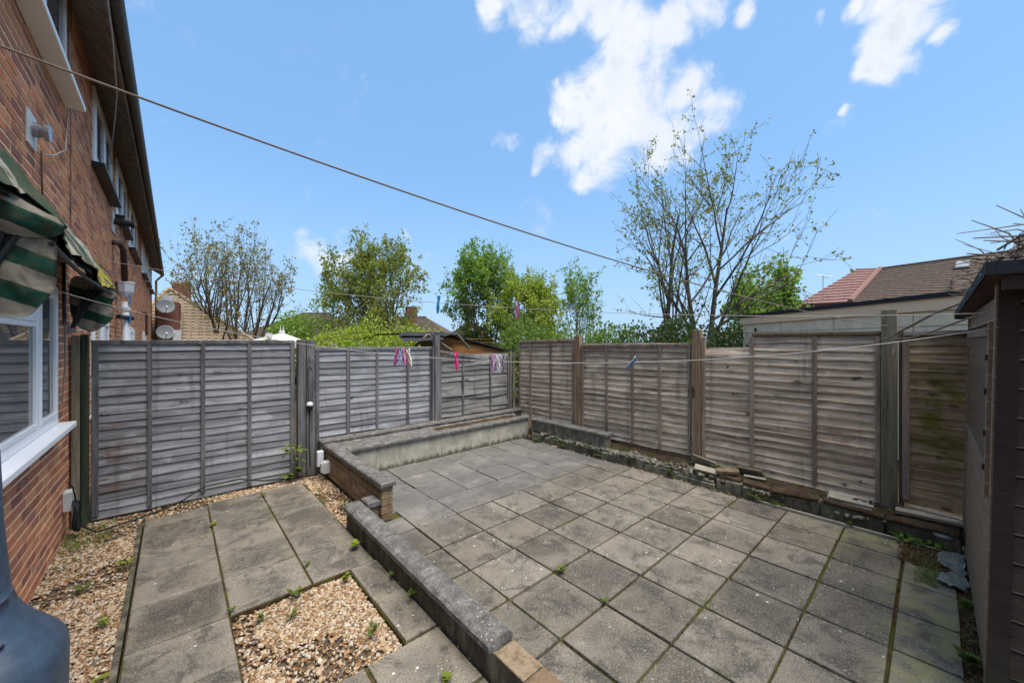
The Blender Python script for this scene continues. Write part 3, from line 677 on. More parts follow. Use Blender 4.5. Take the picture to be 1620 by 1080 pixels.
MB().obox((XF - .03, -.2, 1.885), (.05, .80, .035), rot(R(-1.5))).build('top_rail', M_plank, fb)
for (yy, z0, z1, mt) in ((4.155, .2, 1.90, M_postB), (2.142, .05, 1.955, M_postB), (.30, -.1, 2.115, M_postD)):
    post(fb, XF - .03, yy, .09, .11 if mt is M_postB else .112, z1, mt, z0)
MB().box(XF - .005, XF + .05, .196, .235, .2, 1.90).build('batten', M_postD, fb)
MB().box(XF - .02, XF - .003, 2.08, 4.10, .16, .245).build('gravel_board', M_postB, fb)
MB().box(XF - .045, XF - .03, .355, .385, 1.66, 1.73).build('metal_clip', M_steel, fb)

# ================================================================== BRICK TERRACE
XW = -.76
hs = thing('brick_terrace', 'long red brick terrace house wall with white windows along the left side', 'house', (XW, 12, 0))
Y0, Y1 = .6, 24.1
WIN = [  # y0,y1,z0,z1, sill depth, mullions
    (2.35, 5.00, 1.10, 2.26), (3.0, 5.34, 4.04, 5.05), (7.0, 8.8, 4.03, 5.0), (9.5, 11.35, 4.0, 5.0), (12.1, 14.3, 3.92, 5.0), (16.6, 18.2, 3.95, 5.02), (18.9, 20.6, 3.95, 5.02), (21.4, 23.2, 3.95, 5.02),
    (6.9, 8.4, .9, 2.12), (12.1, 13.5, 1.0, 2.1), (17, 18.4, 1.0, 2.1)]
MB().box(XW - .25, XW - .003, Y0, Y1, -.5, 5.16).build('wall', M_mortar, hs)
MB().box(-6.5, XW - .255, Y0, Y1, -.5, 5.1).build('house_core', M_mortar, hs)
brick_me = MB().box(-.012, .0, 0, .215, 0, .065); bricks = []
rb = random.Random(2)
row = 0; z = -.09
while z < 5.10:
    y = Y0 - (.1125 if row % 2 else 0)
    while y < Y1 - .02:
        a, b_ = max(y, Y0), min(y + .215, Y1); segs = [(a, b_)]
        for (p, q, r_, s) in WIN:
            if z + .065 > r_ and z < s:
                ns = []
                for (u, v_) in segs:
                    if v_ <= p or u >= q: ns.append((u, v_))
                    else:
                        if u < p - .03: ns.append((u, p - .004))
                        if v_ > q + .03: ns.append((q + .004, v_))
                segs = ns
        for (u, v_) in segs:
            if v_ - u > .03: bricks.append((u, v_, z))
        y += .225
    z += .075; row += 1
def area(bk):
    c = Vector((XW, (bk[0] + bk[1]) / 2, bk[2] + .03 - 1.8)); Z = c.dot(FW)
    if Z < .3: return 0
    px = 810 + 598 * c.dot(RT) / Z; py = 540 - 598 * c.z / Z
    if px < -2 or py < 0 or py > 1080: return 0
    if 2.55 < c.y < 5.5 and 2.0 < bk[2] < 2.65: return 0
    return (bk[1] - bk[0]) * .065 / Z / Z * (abs(c.x) / c.length)
bricks.sort(key=area, reverse=True)
cache = {}
for (u, v_, z) in bricks[:300]:
    L = round(v_ - u, 3)
    if L not in cache:
        m = MB().cham(.001, L - .001, -.0315, .0315, -.010, .0, .0035); me = bpy.data.meshes.new('brick'); 
        # local: x along wall(y), y -> z, z -> outward x
        me.from_pydata([(p[2], p[0], p[1]) for p in m.v], [], [f[::-1] for f in m.f if f != (3, 2, 1, 0)]); me.materials.append(M_brick); me.update(); cache[L] = me
    o = link('brick', cache[L], hs); o.location = (rb.uniform(-.002, .002), u - 12, z + .0325)
m = MB()
for (u, v_, z) in bricks[300:]:
    dx = rb.uniform(-.002, .002); b = len(m.v); X1 = XW + dx; X0 = XW - .011
    m.v += [(X0, u, z), (X0, v_, z), (X0, v_, z + .065), (X0, u, z + .065), (X1, u + .003, z + .0025), (X1, v_ - .003, z + .0025), (X1, v_ - .003, z + .0615), (X1, u + .003, z + .0615)]
    m.f += [(b + 4, b + 5, b + 6, b + 7), (b, b + 1, b + 5, b + 4), (b + 1, b + 2, b + 6, b + 5), (b + 2, b + 3, b + 7, b + 6), (b + 3, b, b + 4, b + 7)]
m.build('brickwork', M_brick, hs, kind='stuff', smooth=False)
def window(y0, y1, z0, z1, mull, sill, simat, transom=None, bar=.06, panel0=False):
    xo, xi = XW + .022, XW - .02
    m = MB()
    m.box(xi, xo, y0, y0 + bar, z0, z1).box(xi, xo, y1 - bar, y1, z0, z1).box(xi, xo - .0005, y0 + bar, y1 - bar, z0, z0 + bar).box(xi, xo - .0005, y0 + bar, y1 - bar, z1 - bar, z1)
    fr = m.build('window', M_upvc, hs, bevel=.004)
    for yy in mull: MB().box(xi, xo - .001, yy - bar * .6, yy + bar * .6, z0 + bar, z1 - bar).build('mullion', M_upvc, fr, bevel=.004)
    ys = [y0 + bar] + [q for yy in mull for q in (yy - bar * .6, yy + bar * .6)] + [y1 - bar]
    for k in range(0, len(ys), 2):
        a, b_ = ys[k], ys[k + 1]
        tz = transom[k // 2] if transom else None
        spans = [(z0 + bar, z1 - bar)] if not tz else [(z0 + bar, tz - bar * .55), (tz + bar * .55, z1 - bar)]
        if tz: MB().box(xi, xo - .0015, a, b_, tz - bar * .55, tz + bar * .55).build('transom', M_upvc, fr, bevel=.004)
        for (c, d) in spans:
            s_ = .038; m = MB(); X1 = xo + .006
            m.box(xi, X1, a + .004, a + s_, c + .004, d - .004).box(xi, X1, b_ - s_, b_ - .004, c + .004, d - .004).box(xi, X1 - .0005, a + s_, b_ - s_, c + .004, c + s_).box(xi, X1 - .0005, a + s_, b_ - s_, d - s_, d - .004)
            m.build('casement_frame', M_upvc, fr, bevel=.003)
            MB().box(xi - .002, xo - .012, a + s_, b_ - s_, c + s_, d - s_).build('pane', M_upvc if panel0 and k == 0 else M_glass, fr)
    if sill: MB().box(XW - .02, XW + sill, y0 - .09, y1 + .09, z0 - .05, z0 - .003).build('sill', simat, fr, bevel=.006)
window(*WIN[0], (3.30, 4.36), .115, M_upvc, transom=(None, 1.98, None), bar=.07)
window(*WIN[1], (4.5,), .13, M_upvc, panel0=True)
for k in range(2, 8):
    y0, y1, z0, z1 = WIN[k]; window(y0, y1, z0, z1, ((y0 + y1) / 2,), .12, M_blackp if k < 5 else M_brownpipe, bar=.09)
for k in range(8, 11):
    y0, y1, z0, z1 = WIN[k]; window(y0, y1, z0, z1, ((y0 + y1) / 2,), .06, M_upvc)
# eaves
m = MB(); m.prism([(XW - .02, Y0, 5.12), (-.46, Y0, 4.90), (-.46, Y0, 4.93), (XW - .02, Y0, 5.16)], (0, Y1 - Y0 + .1, 0)); m.build('soffit', M_soffit, hs)
MB().box(-.463, -.445, Y0, Y1 + .12, 4.83, 5.02).build('fascia', M_soffit, hs)
m = MB(); P = []
for k in range(2): P.append([(-.395 + .055 * math.cos(t), (Y0, Y1 + .15)[k], 4.93 + .075 * math.sin(t)) for t in [math.pi + math.pi * q / 8 for q in range(9)]])
m.grid(P); P2 = []
for k in range(2): P2.append([(-.395 + .047 * math.cos(t), (Y0, Y1 + .15)[k], 4.932 + .067 * math.sin(t)) for t in [math.pi + math.pi * q / 8 for q in range(9)]])
m.grid(P2); m.build('gutter', M_gutter, hs, smooth=True)
m = MB(); m.prism([(-.42, Y0, 4.99), (-3.7, Y0, 7.6), (-3.7, Y0, 7.7), (-.42, Y0, 5.06)], (0, Y1 - Y0 + .12, 0)); m.prism([(-3.7, Y0, 7.6), (-7, Y0, 5.0), (-7, Y0, 5.1), (-3.7, Y0, 7.7)], (0, Y1 - Y0 + .12, 0)); m.build('roof', M_roofn, hs)
MB().tube([(-.62, Y1 - .02, -.3), (-.62, Y1 - .02, 4.6), (-.42, Y1 - .02, 4.86)], .045, 8).build('drainpipe', M_creampipe, hs, smooth=True)
# soil pipe, hopper, blue fitting
MB().tube([(XW, 9.0, 3.42), (-.68, 9.05, 3.44), (-.64, 9.2, 3.36), (-.64, 9.42, 2.85)], .045, 8).build('soil_pipe', M_brownpipe, hs, smooth=True)
hp = MB().lathe([(.06, -.14), (.105, -.05), (.115, .09), (.125, .10), (.125, .13), (.10, .13)], (-.64, 9.5, 2.72), 8).build('hopper', M_pipe_w, hs)
MB().tube([(-.64, 9.5, 2.5), (-.64, 9.5, .2)], .052, 10).build('downpipe', M_pipe_w, hs, smooth=True)
MB().tube([(-.64, 9.5, 2.40), (-.64, 9.5, 2.34)], .068, 10).build('pipe_collar', M_pipe_w, hs)
MB().tube([(-.70, 9.2, 2.22), (-.56, 9.62, 2.22)], .04, 8).build('overflow_pipe', M_blackp, hs)
MB().box(-.59, -.575, 9.44, 9.56, 2.46, 2.62).box(-.585, -.57, 9.44, 9.56, 2.12, 2.28).build('blue_sticker', P_dblue, hs)
MB().tube([(XW, 16.7, 2.72), (-.68, 16.9, 2.72), (-.66, 17, 2.6), (-.66, 17, 2.0)], .04, 6).build('soil_pipe', M_brownpipe, hs)
# boiler flue, black flue
vt = MB().box(XW - .002, XW + .014, 4.15, 4.37, 3.17, 3.41).build('vent_plate', M_greybox, hs, bevel=.004)
MB().lathe([(.05, 0), (.05, .035), (.042, .037), (.042, .055), (.062, .057), (.062, .08)], (XW + .014, 4.26, 3.30), 14, rot(0, R(90))).build('vent_cowl', M_steel, vt, smooth=False)
f2 = MB().box(XW - .002, XW + .01, 9.0, 9.3, 3.62, 3.95).build('flue_plate', M_greybox, hs)
MB().lathe([(.05, 0), (.05, .1), (.08, .1), (.08, .14), (.05, .16), (.05, .22), (.07, .22), (.07, .26)], (XW, 9.15, 3.80), 12, rot(0, R(90))).build('flue', M_blackp, f2)
# cables on the wall
def cab(pts, r=.005, mat=M_cable): MB().tube(pts, r, 5).build('cable', mat, hs, smooth=True)
cab([(XW + .012, 5.55, 5.1), (XW + .012, 5.56, 4.6), (XW + .012, 5.52, 4.2), (XW + .012, 5.45, 3.95), (XW + .02, 5.3, 3.55), (XW + .03, 4.75, 3.30), (XW + .03, 4.45, 3.2)], .006)
cab([(XW + .012, 5.6, 5.1), (XW + .012, 5.6, 3.4), (XW + .012, 5.57, 2.7)], .006, M_soffit)
cab([(XW + .012, 4.5, 3.24), (XW + .012, 4.52, 3.0), (XW + .012, 4.56, 2.7)], .006, M_brownpipe)
cab([(-.42, 4.3, 4.86), (-.43, 5.2, 4.6), (-.47, 6.0, 4.5), (-.55, 6.8, 4.55), (XW + .03, 8.5, 4.7), (XW + .03, 9.0, 4.4), (XW + .03, 10.6, 3.7), (XW + .03, 12, 3.5)], .006)
cab([(XW + .03, 5.5, 2.72), (XW + .10, 7.5, 2.75), (XW + .08, 9.2, 2.95), (XW + .03, 10.5, 3.3)], .005, M_brownpipe)
MB().tube([(XW + .03, 5.17, 2.1), (XW + .035, 5.18, 1.6), (XW + .02, 5.15, 1.25)], .006, 5).build('cord', M_rope, hs)
# electric box with coiled cable
eb = thing('outdoor_socket', 'white outdoor socket box on brick wall beside the green post', 'socket', (XW, 5.36, .30))
MB().box(XW, XW + .06, 5.29, 5.41, .24, .42).build('housing', M_greybox, eb, bevel=.006); MB().box(XW + .0605, XW + .066, 5.305, 5.395, .26, .40).build('cover', M_pipe_w, eb, bevel=.003)
m = MB()
for k in range(7):
    c = Vector((XW + .075 + .004 * k, 5.30 + random.uniform(-.012, .012), .18 + random.uniform(-.015, .015))); pts = []
    for q in range(21):
        t = 2 * math.pi * q / 20; pts.append(c + Vector((.006 * math.sin(3 * t), (.075 + .012 * math.sin(k)) * math.cos(t), (.13 + .012 * math.cos(k * 2)) * math.sin(t))))
    m.tube(pts, .0065, 5, False)
m.tube([(XW + .08, 5.33, .3), (XW + .07, 5.25, .47), (XW + .05, 5.20, .53)], .006, 5)
tag(m.build('coiled_cable', M_black, None, smooth=True), 'coil of black cable hanging by the white socket on brick wall', 'cable')
m = MB().tube([(XW + .09, 5.33, .10), (-.55, 5.30, -.005), (-.3, 5.33, .02), (-.1, 5.46, .015), (.08, 5.60, .03), (.25, 5.70, .10), (.6, 5.735, .10), (.85, 5.69, .03), (1.1, 5.64, .01), (1.3, 5.6, .0), (1.42, 5.5, .02), (1.49, 5.42, .10)], .009, 6)
tag(m.build('black_cable', M_black, None, smooth=True), 'black cable trailing along foot of the grey fence to planter', 'cable')

# ================================================================== AWNING
aw = thing('striped_awning', 'ragged folded green and cream striped awning above the kitchen window', 'awning', (XW, 4, 2.6))
def sheet(P, mat, nm, th=.006, n=(1, 0, 0), smooth=True):
    m = MB(); m.grid(P); N = Vector(n) * th; nu, nv = len(P), len(P[0]); b = len(m.v)
    m.v += [tuple(Vector(p) + N) for r in P for p in r]
    k = len(m.f)
    for i in range(k): m.f.append(tuple(q + b for q in m.f[i])[::-1])
    for i in range(nu - 1): m.f.append((i * nv, (i + 1) * nv, b + (i + 1) * nv, b + i * nv)); m.f.append((i * nv + nv - 1, b + i * nv + nv - 1, b + (i + 1) * nv + nv - 1, (i + 1) * nv + nv - 1))
    for j in range(nv - 1): m.f.append((j, b + j, b + j + 1, j + 1)); o_ = (nu - 1) * nv; m.f.append((o_ + j, o_ + j + 1, b + o_ + j + 1, b + o_ + j))
    return m.build(nm, mat, aw, smooth=smooth)
# top cover: sagging between ribs, falling from the wall to a ragged scalloped edge
P = []; NU = 90
for i in range(NU + 1):
    y = 2.30 + (5.50 - 2.30) * i / NU; row_ = []
    ribd = min(abs(y - q) for q in (2.3, 3.02, 4.2, 5.48)); sag = .05 * math.sin(min(1, ribd / .55) * math.pi / 2)
    zt_ = 2.84 - .035 * (y - 2.3); edge = .055 * nz(y * 3.3, 2) + .03 * nz(y * 9, 5)
    prof = [(0, 0), (.05, .02), (.10, -.03), (.16, -.11), (.22, -.21), (.28, -.31), (.325, -.40 + edge - .6 * sag)]
    if y < 3.05: prof = [(a * .62, b_ * .70) for a, b_ in prof]
    for q, (a, b_) in enumerate(prof): row_.append((XW + .005 + a - sag * .9 * (q > 1) + .022 * nz(y * 6, q * 2) + .012 * nz(y * 17, q * 3), y, zt_ + .014 * nz(y * 11, q * 2.2, 7) + b_ - sag * .3))
    P.append(row_)
sheet(P, M_cover, 'canopy_cover')
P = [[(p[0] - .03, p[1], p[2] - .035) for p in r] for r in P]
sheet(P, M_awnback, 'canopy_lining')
def fan(poly, y, mat, nm, bulge=.03, tilt=0.0):
    # rounded fabric end panel: triangulated from its centroid with a soft belly
    c = Vector((sum(p[0] for p in poly) / len(poly), y, sum(p[1] for p in poly) / len(poly))); m = MB(); rings = []
    n = len(poly); b0 = 0
    for k, s_ in enumerate((1, .9, .78, .66, .54, .42, .3, .16)):
        r = []
        for (x, z) in poly:
            q = Vector((x, y, z)); p = c + (q - c) * s_; p.y -= bulge * (1 - s_ ** 2) + tilt * (x - c.x); p.y += .028 * nz(p.x * 13, p.z * 9, y) + .014 * nz(p.x * 30, p.z * 24, y); r.append(p)
        rings.append(r)
    for back in (0, 1):
        b = len(m.v)
        for r in rings: m.v += [(p.x, p.y + .008 * back, p.z) for p in r]
        for k in range(7):
            for i in range(n): j = (i + 1) % n; m.f.append((b + k * n + i, b + k * n + j, b + (k + 1) * n + j, b + (k + 1) * n + i))
        m.f.append(tuple(b + 7 * n + i for i in range(n)))
    for i in range(n): j = (i + 1) % n; m.f.append((i, j, j + 8 * n, i + 8 * n))
    return m.build(nm, mat, aw, smooth=True)
def rnd_poly(ps, it=2):
    for _ in range(it):
        o = []
        for i in range(len(ps)):
            a, b_ = ps[i], ps[(i + 1) % len(ps)]; o += [(a[0] * .75 + b_[0] * .25, a[1] * .75 + b_[1] * .25), (a[0] * .25 + b_[0] * .75, a[1] * .25 + b_[1] * .75)]
        ps = o
    return ps
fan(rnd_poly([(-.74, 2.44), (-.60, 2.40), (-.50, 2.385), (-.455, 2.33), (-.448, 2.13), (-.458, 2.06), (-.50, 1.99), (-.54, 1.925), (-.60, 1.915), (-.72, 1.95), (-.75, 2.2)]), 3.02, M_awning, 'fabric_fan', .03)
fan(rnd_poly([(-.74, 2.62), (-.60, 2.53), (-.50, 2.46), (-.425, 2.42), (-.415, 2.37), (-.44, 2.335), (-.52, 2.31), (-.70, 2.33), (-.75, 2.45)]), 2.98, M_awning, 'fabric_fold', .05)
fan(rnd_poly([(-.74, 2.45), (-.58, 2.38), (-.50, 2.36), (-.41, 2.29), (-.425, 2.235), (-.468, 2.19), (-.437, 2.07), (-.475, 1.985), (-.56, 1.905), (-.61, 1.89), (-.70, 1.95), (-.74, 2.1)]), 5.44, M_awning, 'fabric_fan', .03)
# bows pivoting at the wall
for (yy, piv, ends) in ((2.99, (-.70, 1.93), ((-.60, 2.36), (-.545, 2.39))), (5.40, (-.715, 1.92), ((-.60, 2.30), (-.55, 2.31), (-.50, 2.32)))):
    for (ex_, ez) in ends:
        MB().tube([(piv[0], yy, piv[1]), ((piv[0] + ex_) / 2 - .01, yy - .012, (piv[1] + ez) / 2 + .01), (ex_, yy - .004, ez)], .014, 6).build('bow', M_blackp, aw)
    MB().box(XW, piv[0] + .03, yy - .03, yy + .03, piv[1] - .035, piv[1] + .01).build('pivot_bracket', M_steel, aw, bevel=.004)
for (x, z) in ((-.52, 2.36), (-.47, 2.30)):
    MB().tube([(x, 3.02, z), (x - .02, 4.2, z - .03), (x + .01, 5.42, z - .03)], .012, 6).build('front_bar', M_blackp, aw)
MB().tube([(XW + .03, 5.15, 2.5), (XW + .03, 5.17, 2.1), (XW + .03, 5.18, 1.95)], .012, 6).build('upright_bar', M_blackp, aw)

# ================================================================== SHED
sh = thing('garden_shed', 'dark brown timber garden shed with felt roof at the right edge', 'shed', (3.0, -.2, 0))
def sw_y(x, z): return -.19 - .018 * z + (x - 3.0) * .003     # leaning side wall plane
bh = .142; z = .06
while z < 2.0:
    z1 = min(z + bh, 2.06); m = MB(); P = []
    for (zz_, dy) in ((z, .016), (z + .004, .018), (z1 - .020, .012), (z1 - .010, -.004), (z1, -.004)):
        P.append([(x, sw_y(x, zz_) + dy, zz_) for x in (3.02, 5.15)])
    m.grid(P); m.add([(3.02, sw_y(3.02, z) - .01, z), (5.15, sw_y(5.15, z) - .01, z), (5.15, sw_y(5.15, z1) - .01, z1), (3.02, sw_y(3.02, z1) - .01, z1)], [(0, 1, 2, 3)])
    m.build('side_board', M_shedside, sh); z += bh
for (x0, x1, za, zb) in ((3.0, 3.075, .05, 2.08), (5.11, 5.16, .05, 2.02)):
    m = MB()
    vs = [(x, sw_y(x, zz_) + dy, zz_) for zz_ in (za, zb) for dy in (-.03, .026) for x in (x0, x1)]
    m.add(vs, [(0, 2, 3, 1), (4, 5, 7, 6), (0, 1, 5, 4), (2, 6, 7, 3), (0, 4, 6, 2), (1, 3, 7, 5)]); m.build('corner_post', M_shedside, sh)
# side window: dirty pane in frame
def sbox(x0, x1, z0, z1, d0, d1, mat, nm, par=None, M=None):
    vs = [(x, sw_y(x, zz_) + dy, zz_) for zz_ in (z0, z1) for dy in (d0, d1) for x in (x0, x1)]
    m = MB(); m.add(vs, [(0, 2, 3, 1), (4, 5, 7, 6), (0, 1, 5, 4), (2, 6, 7, 3), (0, 4, 6, 2), (1, 3, 7, 5)]); return m.build(nm, mat, par or sh)
wf = sbox(3.33, 4.95, 1.13, 1.82, .0165, .022, M_shedglass, 'window_panel')
sbox(3.245, 3.33, 1.02, 1.86, .0165, .030, M_perspex, 'perspex_edge', wf)
sbox(3.18, 3.245, .98, 1.90, .0165, .034, M_shedside, 'frame_upright', wf); sbox(3.33, 5.05, 1.83, 1.875, .0165, .032, M_shedside, 'frame_rail', wf); sbox(3.33, 5.05, 1.085, 1.125, .0165, .030, M_shedside, 'frame_rail', wf)
for zz_ in (1.12, 1.3, 1.52, 1.70): sbox(3.20, 3.225, zz_, zz_ + .03, .0345, .043, M_blackp, 'clip', wf)
# front wall, faces the house
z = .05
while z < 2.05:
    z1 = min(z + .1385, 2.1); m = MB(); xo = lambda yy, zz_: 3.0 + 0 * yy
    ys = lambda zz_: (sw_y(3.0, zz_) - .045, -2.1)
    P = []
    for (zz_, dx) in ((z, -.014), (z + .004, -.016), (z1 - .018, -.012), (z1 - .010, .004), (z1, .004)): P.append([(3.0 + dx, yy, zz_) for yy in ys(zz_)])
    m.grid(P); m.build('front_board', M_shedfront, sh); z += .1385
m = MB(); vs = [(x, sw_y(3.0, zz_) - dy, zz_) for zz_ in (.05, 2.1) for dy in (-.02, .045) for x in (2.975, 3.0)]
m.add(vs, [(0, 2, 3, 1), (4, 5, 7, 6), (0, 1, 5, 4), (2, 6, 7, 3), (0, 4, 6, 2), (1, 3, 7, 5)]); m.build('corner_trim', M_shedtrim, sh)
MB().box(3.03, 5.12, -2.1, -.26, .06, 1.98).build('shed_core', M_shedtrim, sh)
MB().box(2.955, 5.2, -2.15, -.20, -.08, .048).build('base_slab', M_felt, sh, bevel=.01)
def rz(x, y): return 2.145 - (x - 2.75) * .037 + .05 * min(0, (y + .2)) * 1.0
m = MB(); vs = [(x, y, rz(x, y) + dz) for dz in (-.03, .006) for (x, y) in ((2.74, -.165), (5.32, -.128), (5.32, -2.3), (2.74, -2.3))]
m.add(vs, [(3, 2, 1, 0), (4, 5, 6, 7), (0, 1, 5, 4), (1, 2, 6, 5), (2, 3, 7, 6), (3, 0, 4, 7)]); m.build('roof_deck', M_shedfront, sh)
m = MB(); vs = [(x, y, rz(x, y) + dz) for dz in (-.045, .014) for (x, y) in ((2.728, -.152), (5.34, -.118), (5.34, -2.31), (2.728, -2.31))]
m.add(vs, [(4, 5, 6, 7), (0, 1, 5, 4), (1, 2, 6, 5), (2, 3, 7, 6), (3, 0, 4, 7)]); m.build('roof_felt', M_felt, sh)
MB().box(2.755, 2.775, -2.2, -.20, 2.03, 2.098).build('barge_board', M_shedtrim, sh)
for k in range(5):
    MB().lathe([(.006, 0), (.010, .002), (.004, .004)], (2.9 + k * .55, -.150 + k * .007, rz(2.9 + k * .55, -.15) - .02), 8, rot(R(-90))).build('clout_nail', M_steel, sh)
# dead twigs heaped on the shed roof
m = MB(); rt = random.Random(9)
for k in range(420):
    x = rt.uniform(2.78, 4.9); yy = -.17 - abs(rt.gauss(0, .28)); L = rt.uniform(.12, .5); a = rt.uniform(0, 6.28); el = rt.gauss(.08, .22)
    hgt = max(.01, .12 * math.exp(-((yy + .45) / .3) ** 2) * rt.random() * (1.35 if x < 3.6 else .9))
    p = Vector((x, yy, rz(x, yy) + .02 + hgt)); d = Vector((math.cos(a) * math.cos(el), math.sin(a) * math.cos(el), abs(math.sin(el))))
    if p.y + d.y * L > -.06: d.y = -abs(d.y)
    q = p + d * L * .5 + Vector((rt.uniform(-.03, .03), rt.uniform(-.03, .03), rt.uniform(-.01, .03))); r0 = rt.uniform(.0025, .007)
    m.tube([p, q, p + d * L], [r0, r0 * .8, r0 * .4], 4, False)
for k in range(16):
    x = rt.uniform(2.9, 3.6); p = Vector((x, -.45 - rt.random() * .3, rz(x, -.5) + .1)); d = Vector((rt.uniform(-.4, .3), rt.uniform(-.1, .35), rt.uniform(.2, .5))).normalized() * rt.uniform(.25, .5)
    m.tube([p, p + d * .5 + Vector((0, 0, .02)), p + d], [.006, .005, .002], 4, False)
tag(m.build('twig_heap', M_twig, None), 'heap of dead grey twigs lying on the shed roof', 'twigs')
m = MB()
m.tube([(3.6, -.10, 2.03), (4.0, .0, 2.0), (4.3, .1, 1.94), (4.5, .2, 1.88), (4.62, .27, 1.83), (4.72, .33, 1.82)], [.007, .0085, .0095, .0085, .006, .003], 6)
m.tube([(3.05, -.14, 1.93), (3.45, -.12, 1.93), (3.9, .0, 1.875), (4.3, .12, 1.83), (4.62, .27, 1.815)], [.004, .006, .007, .006, .003], 5)
m.tube([(4.5, .2, 1.88), (4.5, .21, 1.80), (4.48, .23, 1.73), (4.46, .235, 1.69)], [.011, .010, .008, .004], 6)
tag(m.build('dead_branch', M_twig, None), 'forked dead branch dangling off shed roof in front of side fence', 'branch')

# ================================================================== CLOTHES LINES AND PEGS
def cat(p0, p1, sag, s): 
    p = Vector(p0).lerp(Vector(p1), s); p.z -= 4 * sag * s * (1 - s); return p
L1 = ((-.745, 2.0, 2.78), (5.22, .30, 1.95), .14); L2 = ((-.745, 3.99, 2.44), (2.78, -.15, 1.93), .161); L3 = ((-.745, 3.83, 2.2), (2.98, -.21, 1.87), .33)
def line(L, r, mat, label):
    tag(MB().tube([cat(*L, k / 40) for k in range(41)], r, 6).build('clothes_line', mat, None, smooth=True), label, 'clothes line', 'washing lines strung across the patio')
line(L1, .0038, M_rope, 'thick grey rope line sloping from house down to tall fence post'); line(L2, .0016, M_ropew, 'upper thin washing line carrying two pegs'); line(L3, .0020, M_ropew, 'lower thin washing line carrying most of the pegs')
LD = (Vector(L3[1]) - Vector(L3[0])); LD.z = 0; LD.normalize()
def peg(L, s, cols, label, swing=0.0, twist=0.0, along=0.0, flip=0, size=.095):
    p = cat(*L, s); p += LD * along
    o = thing('clothes_peg', label, 'peg', p, math.atan2(LD.y, LD.x) + twist, 'clothes pegs on the washing lines')
    Ry = rot(swing, 0, 0)
    for k, sx in enumerate((-1, 1)):
        m = MB(); H_ = size
        prof = [(-.62, .0015, .0035), (-.55, .0022, .0062), (-.42, .0055, .0062), (-.25, .0085, .0058), (-.05, .0042, .005), (.08, .0035, .0048), (.2, .0062, .0048), (.36, .0098, .006), (.42, .009, .0045)]
        vs = []
        for (t, off, wd) in prof:
            zz_ = (-t if not flip else t) * 0 + t * H_
            for (a, b_) in ((off - .002, -wd), (off + .0022, -wd * .7), (off + .0022, wd * .7), (off - .002, wd)): vs.append(Ry @ Vector((b_, sx * a, zz_)))
        n = len(prof); fs = [tuple(range(4)), tuple(range(4 * n - 4, 4 * n))[::-1]]
        for i in range(n - 1):
            for q in range(4): r = (q + 1) % 4; fs.append((i * 4 + q, i * 4 + r, i * 4 + 4 + r, i * 4 + 4 + q))
        m.add(vs, fs); m.build('arm', cols[k % len(cols)], o, local=True, smooth=False)
    m = MB(); pts = [Ry @ Vector((.0045 * ((q % 2) * 2 - 1), .006 * math.cos(q * .8), .006 * math.sin(q * .8))) for q in range(14)]; m.tube(pts, .0012, 4); m.build('spring', M_steel, o, local=True)
    return o
peg(L2, .521, (P_blue,), 'blue clothes peg on the upper washing line', .12, .9)
peg(L2, .602, (P_mag, P_lilac), 'magenta and white clothes peg on the upper washing line', 0, 1.2)
peg(L3, .452, (P_mag, P_pink), 'leftmost pink peg in the bunch on the lower line', .22, 1.3, -.012)
peg(L3, .455, (P_pink, P_mag), 'pink peg hanging behind the pale blue peg in the bunch', -.22, 1.0, .012)
peg(L3, .454, (P_lblue,), 'pale blue clothes peg in middle of the bunch', 0, 1.5, .0)
peg(L3, .462, (P_white, P_peach), 'white and peach peg at right side of the bunch', -.25, 1.25, .006)
peg(L3, .512, (P_hot,), 'hot pink clothes peg in front of the fence post', -.1, 1.0)
peg(L3, .549, (P_lilac, P_pink), 'lilac pink clothes peg next to the white peg', .05, 1.2)
peg(L3, .5545, (P_white,), 'plain white clothes peg between lilac and dark grey pegs', -.05, 1.2)
peg(L3, .5585, (P_grey, P_lilac), 'dark grey clothes peg beside plain white peg', -.02, 1.3)
peg(L3, .684, (P_dblue, P_white), 'blue and white clothes peg twisted on line before brown fence', .9, .5)

# ================================================================== SMALL FITTINGS
pr = thing('sensor_light', 'small white dome sensor light with black base on the grey fence post', 'sensor light', (1.385, 5.70, .92))
MB().lathe([(.03, -.055), (.035, -.01), (.038, 0)], (1.385, 5.70, .92), 14).build('base', M_blackp, pr, smooth=True); MB().lathe([(.042, 0), (.043, .02), (.035, .04), (.018, .052), (.004, .055)], (1.385, 5.70, .92), 14).build('dome', M_pipe_w, pr, smooth=True)
MB().tube([(1.385, 5.705, .87), (1.38, 5.715, .5), (1.395, 5.71, .1)], .006, 5).build('wire', M_black, pr)
MB().tube([(1.37, 5.712, .96), (1.365, 5.716, 1.4), (1.39, 5.716, 1.46), (1.42, 5.716, 1.40)], .004, 5).build('wire', M_black, pr)
sk = thing('weatherproof_socket', 'pair of grey weatherproof boxes on the planter end by the fence', 'socket', (1.5, 5.45, .2))
MB().box(1.42, 1.50, 5.46, 5.53, .13, .335).build('housing', M_pipe_w, sk, bevel=.008); b_ = MB().box(1.45, 1.535, 5.30, 5.40, .07, .225).build('housing', M_greybox, sk, bevel=.008); MB().box(1.43, 1.449, 5.31, 5.39, .085, .21).build('lid', M_greybox, b_, bevel=.004)

